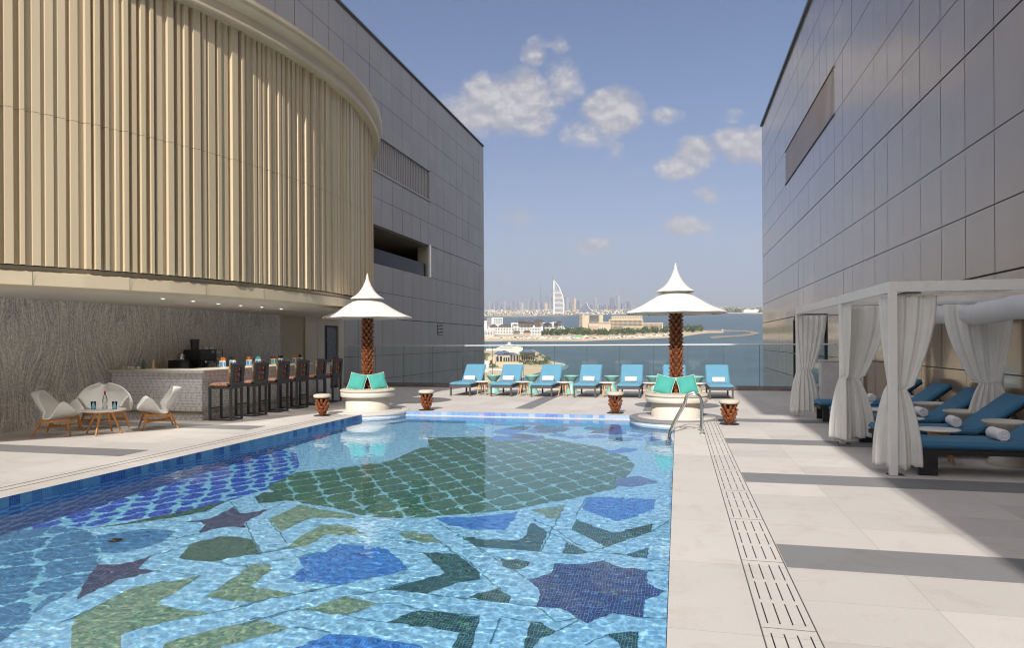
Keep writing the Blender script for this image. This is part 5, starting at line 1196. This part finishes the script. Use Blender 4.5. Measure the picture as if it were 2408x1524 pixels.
# sail-shaped tower at the shore
p = far(*Q8(1260, 815)); u = far_t(*Q8(1260, 815)) / FPX * .7055 / 4.816
rt = thing('sail_tower', 'white sail-shaped tower with mast standing at the shoreline', 'hotel', (p.x, p.y, p.z), YAW)
X = lambda x: (x - 1260) * u
Zf = lambda y: (815 - y) * u
b = MB(); b.box(X(1172), X(1196), 0, 26, 0, Zf(262)); b.box(X(1163), X(1173), -2, 8, 0, Zf(162), 1); b.build('mast', ['hotel_white', 'hotel_grey'], rt)
curve = [(1335, 812), (1350, 730), (1352, 660), (1345, 590), (1330, 520), (1308, 450), (1280, 385), (1245, 325), (1210, 285), (1175, 260)]
b = MB(); V = []
for x, y in curve: V += [(X(x), -3, Zf(y)), (X(x), 24, Zf(y)), (X(x) - 14 * u, -3, Zf(y) - 3 * u), (X(x) - 14 * u, 24, Zf(y) - 3 * u)]
F = []
for i in range(len(curve) - 1):
    for a_, c_ in ((0, 1), (1, 3), (3, 2), (2, 0)): F.append((i * 4 + a_, i * 4 + c_, (i + 1) * 4 + c_, (i + 1) * 4 + a_))
b.add(V, F); b.build('curved_spine', 'hotel_white', rt)
def xr(y):
    for (xa, ya), (xb, yb2) in zip(curve, curve[1:]):
        if yb2 <= y <= ya: return xa + (xb - xa) * (ya - y) / (ya - yb2)
    return 1335
b = MB(); ys_ = [812 - 20 * i for i in range(20)]
for y in ys_: b.box(X(1198), X(xr(y) - 12), 2, 22, Zf(y), Zf(y - 9), 0)
b.box(X(1198), X(1325), 6, 18, 0, Zf(430), 1); b.build('floor_bands', ['hotel_white', 'glass_far'] if 'glass_far' in MT else ['hotel_white', 'haze_tower'], rt)
b = MB(); b.bar((X(1196), 8, Zf(300)), (X(1232), 8, Zf(400)), 5 * u); b.bar((X(1182), 8, Zf(275)), (X(1200), 8, Zf(400)), 4 * u); b.build('brace', 'hotel_white', rt)
b = MB(); b.box(X(1130), X(1198), 0, 22, Zf(432), Zf(424)); b.build('skybar', 'hotel_grey', rt)
b = MB(); b.lathe([(11 * u, Zf(402)), (14 * u, Zf(396)), (14 * u, Zf(394)), (0, Zf(394))], 16, 0, (X(1285), 5)); b.build('helipad', 'hotel_white', rt)
b = MB(); b.box(X(1130), X(1380), -30, 40, -2, 4); b.build('base', 'beach_sand', rt)
# wave-shaped hotel
p = far(*Q8(1700, 790)); u = far_t(*Q8(1700, 790)) / FPX * .7055 / 4.816
rt = thing('wave_hotel', 'blue-grey wave-shaped building with white curved edge on the far shore', 'hotel', (p.x, p.y, p.z), YAW)
X = lambda x: (x - 1700) * u
Zf = lambda y: (792 - y) * u
L_ = [(1562, 792), (1575, 770), (1600, 735), (1630, 695), (1665, 658), (1700, 638)]; R2 = [(1706, 640), (1722, 690), (1745, 728), (1775, 755), (1810, 770), (1850, 780), (1860, 792)]
b = MB(); pts = [(X(x), Zf(y)) for x, y in L_] + [(X(x), Zf(y)) for x, y in R2]; n = len(pts)
b.add([(q[0], 0, q[1]) for q in pts] + [(q[0], 40, q[1]) for q in pts], [tuple(range(n - 1, -1, -1)), tuple(range(n, 2 * n))] + [(i, (i + 1) % n, n + (i + 1) % n, n + i) for i in range(n)]); b.build('glass_body', 'haze_tower', rt)
b = MB(); E2 = [(1702, 622), (1722, 680), (1748, 722), (1780, 750), (1815, 766), (1860, 775)]
for (xa, ya), (xb, yb2) in zip(E2, E2[1:]): b.bar((X(xa) + 6 * u, 18, Zf(ya)), (X(xb) + 6 * u, 18, Zf(yb2)), 50, 9 * u)
b.build('curved_edge', 'hotel_white', rt)
b = MB(); b.box(X(1698), X(1703), -4, 0, 0, Zf(640)); b.build('centre_line', 'hotel_grey', rt)
# second smaller wave building and white villa on the cape
rt = root_at('dome_building', 'small dark curved-roof building on the far shore left of the parasol', 'building', far(*Q8(2380, 770)))
b = MB(); P_ = far(*Q8(2380, 770)); u = far_t(*Q8(2380, 770)) / FPX * .7055 / 4.816; b.lathe([(38 * u, 0), (34 * u, 22 * u), (20 * u, 42 * u), (0, 58 * u)], 14, sy=.6); b.build('roof', 'haze_tower', rt)
rt = root_at('cape_villa', 'wide white villa on the green cape below the right skyline', 'building', far(*Q3(2175, 462)))
b = MB(); fbox(b, 2115, 2235, 440, 462, 25, Q3); loc(b, rt).build('wall', 'hotel_white', rt)
b = MB(); fbox(b, 2130, 2160, 434, 462, 15, Q3, 0, 4); fbox(b, 2200, 2225, 435, 462, 15, Q3, 0, 4); loc(b, rt).build('roof', 'hotel_white', rt)
win_grid(rt, 'window', 2120, 2230, 446, 456, 10, 1, Q3, 462, 'win_dark'); win_done(rt)
rnd = random.Random(12); b = MB()
for i in range(260):
    x = rnd.uniform(1960, 2600); y = rnd.uniform(420, 462); p = far(*Q3(x, y)); r_ = rnd.uniform(10, 26); clump(b, (p.x, p.y, p.z + r_ * .5), r_, 12, rnd, .7)
tag(b.build('cape_wood', 'leaf_far'), 'dark belt of trees on the cape at the right of the sea', 'trees', kind='stuff')

# ---------------------------------------------------------------- beach club, palms and boats in the near bay
rt = root_at('beach_club', 'arcaded beach club with blue-grey roofs and colonnade beside the yacht', 'building', far(*Q6(380, 905)))
for (x0, x1, yt, yb, dp, sb) in ((205, 560, 790, 905, 22, 0), (235, 420, 765, 905, 16, 6), (110, 215, 820, 940, 16, -2), (560, 800, 755, 900, 18, 10), (340, 620, 700, 900, 14, 30), (470, 620, 690, 900, 12, 24)):
    b = MB(); fbox(b, x0, x1, yt, yb, dp, Q6, 0, sb); loc(b, rt).build('wing', 'hotel_beige' if sb < 20 else 'wall_stone', rt)
for (x0, x1, yt, ye, yb) in ((205, 330, 740, 778, 905), (270, 420, 733, 765, 905), (250, 550, 765, 795, 905), (575, 800, 720, 758, 900)):
    b = MB(); hip(b, x0, x1, yt, ye, yb, Q6, depth=12, over=.6); loc(b, rt).build('roof', 'roof_blue', rt)
def arches(root, x0, x1, yt, yb, n, base, setback):
    t = tref(Q6, base); u = t / FPX; zb = zref(Q6, base); d = t + setback
    for i in range(n):
        xm = x0 + (x1 - x0) * (i + .5) / n; hw = (x1 - x0) / n * .34
        Xm = (Q6(xm, 0)[0] - CX) * u; w2 = (Q6(hw, 0)[0] - Q6(0, 0)[0]) * u; zt = zb + (Q6(0, base)[1] - Q6(0, yt)[1]) * u; z0 = zb + (Q6(0, base)[1] - Q6(0, yb)[1]) * u
        q = [(-w2, z0), (w2, z0), (w2, zt - w2)] + [(w2 * math.cos(a), zt - w2 + w2 * math.sin(a)) for a in (math.pi * k / 8 for k in range(1, 8))] + [(-w2, zt - w2)]
        b = MB(); V = [(*(RGT * (Xm + a) + FWD * (d - .15)).xy, z_) for a, z_ in q] + [(*(RGT * (Xm + a) + FWD * (d + .1)).xy, z_) for a, z_ in q]; n_ = len(q)
        b.add(V, [tuple(range(n_))] + [(i2, i2 + n_, (i2 + 1) % n_ + n_, (i2 + 1) % n_) for i2 in range(n_)]); loc(b, root).build('arch', 'win_dark', root)
arches(rt, 225, 325, 815, 895, 2, 905, 0); arches(rt, 430, 560, 805, 895, 3, 905, 0); arches(rt, 330, 430, 830, 895, 3, 905, 0); arches(rt, 600, 790, 790, 880, 6, 900, 10); arches(rt, 135, 185, 870, 935, 1, 940, -2)
b = MB(); fbox(b, 225, 560, 905, 985, 4, Q6); fbox(b, 560, 620, 915, 950, 4, Q6); rt2 = root_at('terrace_wall', 'pale retaining wall below the arcaded beach club', 'wall', far(*Q6(390, 985))); loc(b, rt2).build('wall', 'hotel_beige', rt2)
# low terrace bars at the shore
for i, (x0, x1, yt, yb) in enumerate([(50, 120, 880, 1000), (55, 120, 1000, 1060), (120, 335, 1000, 1035), (100, 330, 1040, 1085)]):
    rt = root_at('terrace', ['small white stepped terrace at the edge of the near beach', 'lower white terrace with railings below the stepped one', 'long low white terrace with small blue parasols', 'low tan seawall at the end of the near beach'][i], 'terrace', far(*Q6((x0 + x1) / 2, yb)))
    b = MB(); fbox(b, x0, x1, yt + 6, yb, 5, Q6); loc(b, rt).build('wall', 'hotel_white' if i < 3 else 'city_tan', rt)
    b = MB()
    for k in range(7): fbox(b, x0 + (x1 - x0) * k / 7, x0 + (x1 - x0) * k / 7 + 3, yt - 2, yb, .5, Q6)
    loc(b, rt).build('railing', 'hotel_white', rt)
# palms
def palm_mb(h, rnd):
    tr = MB(); top = Vector((rnd.uniform(-.4, .4), rnd.uniform(-.4, .4), h)); tr.tube([(0, 0, 0), top * .5 + Vector((.1, 0, 0)), top], .20, 6, r2=.13)
    cr = MB()
    for k in range(22):
        a = 6.283 * k / 22 + rnd.uniform(-.15, .15); e = rnd.uniform(-.7, 1.0); L = rnd.uniform(1.7, 2.5); P = []
        for s in (0, .35, .7, 1.): rr = L * s; P.append(top + Vector((math.cos(a) * rr * math.cos(e * .6), math.sin(a) * rr * math.cos(e * .6), e * rr * .7 - .32 * rr * rr * .6)))
        sd = Vector((-math.sin(a), math.cos(a), 0)); W = [.12, .42, .36, .03]; V = []
        for q, w in zip(P, W): V += [q - sd * w - Vector((0, 0, .1)), q + Vector((0, 0, .05)), q + sd * w - Vector((0, 0, .1))]
        cr.add(V, [(i * 3 + j, i * 3 + j + 1, (i + 1) * 3 + j + 1, (i + 1) * 3 + j) for i in range(3) for j in range(2)])
    return tr, cr
PV = []
rnd = random.Random(21)
for hgt in (6.5, 8., 9.5):
    tr, cr = palm_mb(hgt, rnd); tr.build; PV.append((tr, cr))
protos = []
PP = [(450, 905, 2), (545, 890, 2), (575, 900, 1), (602, 905, 2), (630, 912, 1), (655, 915, 2), (682, 920, 2), (708, 915, 1), (733, 925, 2), (757, 915, 2), (780, 930, 2), (803, 920, 1), (822, 935, 2), (846, 915, 2), (868, 905, 2), (884, 925, 2), (905, 930, 1), (700, 760, 0), (725, 758, 0), (672, 758, 0), (130, 860, 0), (96, 880, 1), (70, 880, 1), (935, 925, 1), (985, 915, 1), (960, 910, 1)]
for i, (x, y, k) in enumerate(PP):
    p = far(*Q6(x, y)); gname = 'palms around the beach club'
    rt = None
    if k < len(PV) and not any(q[0] == k for q in protos):
        rt = thing('palm_tree', 'slender palm tree by the arcaded beach club', 'palm tree', p, 0, gname); PV[k][0].build('trunk', 'palm_trunk', rt); PV[k][1].build('crown', 'palm_leaf', rt); protos.append((k, rt))
    else:
        rt = copy_tree([q for q in protos if q[0] == k][0][1]); rt.location = p; rt.rotation_euler = (0, 0, rnd.uniform(0, 6)); s = rnd.uniform(.9, 1.15); rt.scale = (s, s, s)
rnd = random.Random(31); b = MB()
for (x0, x1, y0, y1, n) in ((560, 1010, 905, 955, 110), (50, 110, 790, 900, 26), (130, 270, 960, 1000, 30), (270, 320, 870, 900, 8), (940, 1015, 850, 925, 26)):
    for i in range(n):
        p = far(*Q6(rnd.uniform(x0, x1), rnd.uniform(y0, y1))); r_ = rnd.uniform(.9, 2.2); clump(b, (p.x, p.y, p.z + r_ * .8), r_, 22, rnd, .9, rnd.choice([0, 1, 1]))
tag(b.build('club_garden', ['leaf_far', 'leaf_olive']), 'garden shrubs around the beach club and its palms', 'shrubs', kind='stuff')
# yacht
p = far(*Q6(320, 745)); u = far_t(*Q6(320, 745)) / FPX * .7055 / 4.355
rt = thing('yacht', 'large white motor yacht with pointed bow moored behind the beach club', 'yacht', (p.x, p.y, p.z), YAW + rad(4))
b = MB(); st_ = [(-235, 0, 34, 36), (-200, 7, 30, 36), (-140, 17, 8, 38), (-60, 24, 0, 42), (60, 27, 0, 44), (180, 27, 0, 46), (290, 24, 0, 42), (300, 20, 4, 38)]; V = []
for x, w, z0, z1 in st_: V += [(x * u, -w * u * .35, z0 * u * .3), (x * u, -w * u, z1 * u), (x * u, w * u, z1 * u), (x * u, w * u * .35, z0 * u * .3)]
F = [(i * 4 + a, (i + 1) * 4 + a, (i + 1) * 4 + a + 1, i * 4 + a + 1) for i in range(len(st_) - 1) for a in range(3)] + [(0, 1, 2, 3), tuple(range(31, 27, -1))]
b.add(V, F); b.build('hull', 'hotel_white', rt)
for nm, x0, x1, z0, z1, w in (('main_deck', -90, 280, 42, 62, 20), ('upper_deck', -40, 230, 62, 82, 17), ('bridge', 10, 170, 82, 98, 13)):
    b = MB(); V = [(x0 * u, -w * u, z0 * u), (x1 * u, -w * u, z0 * u), (x1 * u, w * u, z0 * u), (x0 * u, w * u, z0 * u), ((x0 + 40) * u, -w * u * .9, z1 * u), ((x1 - 8) * u, -w * u * .9, z1 * u), ((x1 - 8) * u, w * u * .9, z1 * u), ((x0 + 40) * u, w * u * .9, z1 * u)]
    b.add(V, [(4, 5, 6, 7), (0, 1, 5, 4), (1, 2, 6, 5), (2, 3, 7, 6), (3, 0, 4, 7)]); o = b.build(nm, 'hotel_white', rt)
    b = MB(); b.box((x0 + 50) * u, (x1 - 20) * u, -(w + .6) * u, -(w - 2.2) * u, (z0 + 6) * u, (z1 - 7) * u); b.build('window', 'win_dark', o)
b = MB(); b.box(80 * u, 120 * u, -8 * u, 8 * u, 98 * u, 118 * u); b.tube([(100 * u, 0, 118 * u), (100 * u, 0, 145 * u)], 2 * u, 6); b.lathe([(8 * u, 116 * u), (9 * u, 124 * u), (0, 132 * u)], 12, 0, (88 * u, 0)); b.lathe([(8 * u, 116 * u), (9 * u, 124 * u), (0, 132 * u)], 12, 0, (114 * u, 0)); b.build('radar_mast', 'hotel_white', rt)
b = MB(); b.tube([(-180 * u, 0, 40 * u), (-180 * u, 0, 105 * u)], 1.6 * u, 6); b.build('bow_mast', 'hotel_white', rt)
# motorboat and its wake
p = far(*Q3(1705, 575)); u = far_t(*Q3(1705, 575)) / FPX * .7055 / 2.408
rt = thing('motorboat', 'white motorboat speeding across the bay beyond the grove', 'boat', (p.x, p.y, p.z), YAW)
b = MB(); V = []
for x, w, z1 in ((-12, 3.2, 3), (0, 3.6, 3), (9, 2.6, 3.6), (15, .2, 4.4)): V += [(x * u, -w * u * .4, 0), (x * u, -w * u, z1 * u), (x * u, w * u, z1 * u), (x * u, w * u * .4, 0)]
b.add(V, [(i * 4 + a, (i + 1) * 4 + a, (i + 1) * 4 + a + 1, i * 4 + a + 1) for i in range(3) for a in range(3)] + [(0, 1, 2, 3)]); b.build('hull', 'hotel_white', rt)
b = MB(); b.box(-5 * u, 3 * u, -2 * u, 2 * u, 3 * u, 6 * u); b.build('cabin', 'hotel_grey', rt)
mat('foam', simple, (.62, .66, .68), .9, var=.1, vs=.2); b = MB(); rnd = random.Random(8)
path = [(1700, 577), (1680, 572), (1668, 563), (1672, 556), (1660, 552), (1640, 545), (1622, 540)]
for (xa, ya), (xb, yb2) in zip(path, path[1:]):
    for k in range(26):
        s = rnd.random(); x = xa + (xb - xa) * s + rnd.gauss(0, 5); y = ya + (yb2 - ya) * s + rnd.gauss(0, 1.2); q = far(*Q3(x, y), .25); L = rnd.uniform(1, 5) * u
        b.add([q - RGT * L, q + FWD * L * 1.5, q + RGT * L, q - FWD * L * 1.5], [(0, 1, 2, 3)])
tag(b.build('boat_wake', 'foam'), 'curling white wake behind the motorboat', 'wake', kind='stuff')
# small beacon on the breakwater
rt = root_at('beacon', 'small white beacon hut on the breakwater', 'beacon', far(*Q3(1945, 610))); b = MB(); fbox(b, 1941, 1950, 597, 610, 4, Q3); loc(b, rt).build('tower', 'hotel_white', rt)
# ---------------------------------------------------------------- haze
m = bpy.data.materials.new('haze'); m.use_nodes = True; nt = m.node_tree; nt.nodes.remove(nt.nodes['Principled BSDF'])
pv = nt.nodes.new('ShaderNodeVolumePrincipled'); pv.inputs['Density'].default_value = HAZE; pv.inputs['Color'].default_value = (.86, .88, .97, 1); pv.inputs['Anisotropy'].default_value = 0.
nt.links.new(pv.outputs[0], nt.nodes['Material Output'].inputs['Volume'])
b = MB(); P = [(RGT * x + FWD * t_) for x, t_ in ((-9300, -400), (9300, -400), (9300, 12700), (-9300, 12700))]
b.add([(p.x, p.y, -82) for p in P] + [(p.x, p.y, 1900) for p in P], [(3, 2, 1, 0), (4, 5, 6, 7), (0, 1, 5, 4), (1, 2, 6, 5), (2, 3, 7, 6), (3, 0, 4, 7)])
if HAZE: o = b.build('haze', m); o['kind'] = 'stuff'
# ---------------------------------------------------------------- sky, sun, camera
W = bpy.data.worlds.new('World'); sc.world = W; W.use_nodes = True
nt = W.node_tree; g = G(nt); bg = nt.nodes['Background']
EL = rad(37.5)
s = g.n('ShaderNodeTexSky', sky_type='NISHITA'); s.sun_disc = False; s.sun_elevation = EL; s.sun_rotation = rad(180); s.air_density = 1.; s.dust_density = .6; s.ozone_density = 1.6
geo = g.n('ShaderNodeTexCoord'); D = geo.outputs['Generated']; sp = g.n('ShaderNodeSeparateXYZ'); g.L.new(D, sp.inputs[0])
def dot(v, w):
    x = g.n('ShaderNodeVectorMath', operation='DOT_PRODUCT'); g.put(x.inputs[0], v); x.inputs[1].default_value = w; return x.outputs['Value']
el = sp.outputs[2]
low = g.m('SUBTRACT', 1., g.m('DIVIDE', el, .42), clamp=True); low = g.m('POWER', low, 2.2)
low = g.m('MULTIPLY', low, g.m('GREATER_THAN', el, -.3))
skyc = g.mix(1., s.outputs[0], (.86, .94, 1.14), 'MULTIPLY')
skyc = g.mix(g.m('MULTIPLY', low, .92), skyc, (2.95, 3.05, 3.85))      # lavender haze band above the horizon
# fair-weather cumulus, placed by compass bearing and height
fd = g.m('MAXIMUM', dot(D, FWD), .05); U = g.m('DIVIDE', dot(D, RGT), fd); V_ = g.m('DIVIDE', el, fd)
CL = [(1185, 255, 120, 62, 1.), (1105, 265, 80, 50, .85), (1240, 225, 62, 55, .95), (1130, 210, 40, 40, .75), (1335, 195, 55, 62, .66), (1310, 240, 42, 28, .6), (1265, 125, 30, 34, .42), (1320, 110, 26, 22, .40), (1440, 265, 68, 52, 1.05), (1380, 310, 50, 34, .68), (1572, 272, 34, 24, .48), (1640, 365, 45, 36, .9), (1605, 395, 50, 28, .85), (1745, 345, 62, 40, .85), (1790, 350, 50, 38, .8), (1665, 460, 28, 20, .62), (1625, 535, 52, 24, .72), (1640, 530, 40, 18, .6), (1400, 580, 46, 20, .72), (1225, 510, 44, 24, .40), (1730, 275, 26, 18, .36), (1450, 350, 18, 26, .3), (1345, 640, 30, 10, .35), (1180, 655, 30, 9, .3), (700, 200, 200, 60, .9), (2100, 330, 120, 50, .8)]
best = None
for cx, cy, rx, ry, st_ in CL:
    cu, cv = (cx - CX) / FPX, (CY - cy) / FPX
    a = g.m('DIVIDE', g.m('SUBTRACT', U, cu), rx * 1.38 / FPX); b_ = g.m('DIVIDE', g.m('SUBTRACT', V_, cv), ry * 1.38 / FPX)
    d2 = g.m('ADD', g.m('MULTIPLY', a, a), g.m('MULTIPLY', b_, b_)); k = g.m('MULTIPLY', g.m('SUBTRACT', 1., d2, clamp=True), st_)
    best = k if best is None else g.m('MAXIMUM', best, k)
P3 = g.comb(U, V_, 0.)
n1 = g.noise(g.scale(P3, (1, 1.25, 1)), 15., 8, .66, .0)
dens = g.m('ADD', g.m('MULTIPLY', best, 1.05), g.m('MULTIPLY', g.m('SUBTRACT', n1, .5), 2.3))
alpha = g.m('DIVIDE', g.m('SUBTRACT', dens, .14), .66, clamp=True); alpha = g.m('MULTIPLY', alpha, g.m('GREATER_THAN', best, .001))
alpha = g.m('MINIMUM', alpha, .9)
alpha = g.m('MULTIPLY', alpha, g.m('GREATER_THAN', dot(D, FWD), .1))
n3 = g.noise(g.scale(g.comb(g.m('SUBTRACT', U, -.004), g.m('ADD', V_, .010), 0.), (1, 1.25, 1)), 15., 3, .62, .0)
lit = g.m('MULTIPLY_ADD', g.m('SUBTRACT', n1, n3), 3.2, g.m('MULTIPLY_ADD', dens, .50, .18), clamp=True)
cc = g.ramp(lit, [(.2, (4.3, 4.35, 5.0)), (.6, (5.6, 5.5, 5.8)), (.95, (7.4, 7.1, 7.1))])
skyc = g.mix(alpha, skyc, cc)
# added brightness behind the viewer and overhead, out of view, to fill the shade
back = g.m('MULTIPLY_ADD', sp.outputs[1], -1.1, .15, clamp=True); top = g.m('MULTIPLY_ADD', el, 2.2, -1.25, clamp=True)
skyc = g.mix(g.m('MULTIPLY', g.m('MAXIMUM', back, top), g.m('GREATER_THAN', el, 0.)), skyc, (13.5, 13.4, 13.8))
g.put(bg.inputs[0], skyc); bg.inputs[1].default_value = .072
L = bpy.data.lights.new('sun', 'SUN'); L.energy = 4.; L.angle = rad(.5); L.color = (1., .945, .87); L.cycles.is_caustics_light = True
lo_ = bpy.data.objects.new('sun', L); col.objects.link(lo_); lo_.location = (0, -20, 30)
lo_.rotation_euler = Vector((.0, math.cos(EL), -math.sin(EL))).to_track_quat('-Z', 'Y').to_euler()
c = bpy.data.cameras.new('camera'); co = bpy.data.objects.new('camera', c); col.objects.link(co); sc.camera = co
c.lens = 36 * FPX / 2407; c.shift_y = (CY - 762) / 2407; c.clip_end = 40000; c.clip_start = .05
co.matrix_world = Matrix.Translation((0, 0, EYE)) @ CAMR.to_4x4()
sc.view_settings.view_transform = 'Standard'; sc.view_settings.look = 'None'; sc.view_settings.exposure = .29; sc.view_settings.gamma = 1
sc.render.engine = 'CYCLES'; cy = sc.cycles
cy.max_bounces = 10; cy.transparent_max_bounces = 16; cy.transmission_bounces = 6; cy.glossy_bounces = 4; cy.diffuse_bounces = 3; cy.volume_bounces = 0
cy.use_denoising = True; cy.filter_width = 1.15; cy.diffuse_bounces = 4
try: cy.denoiser = 'OPENIMAGEDENOISE'
except Exception: pass
cy.sample_clamp_indirect = 6.
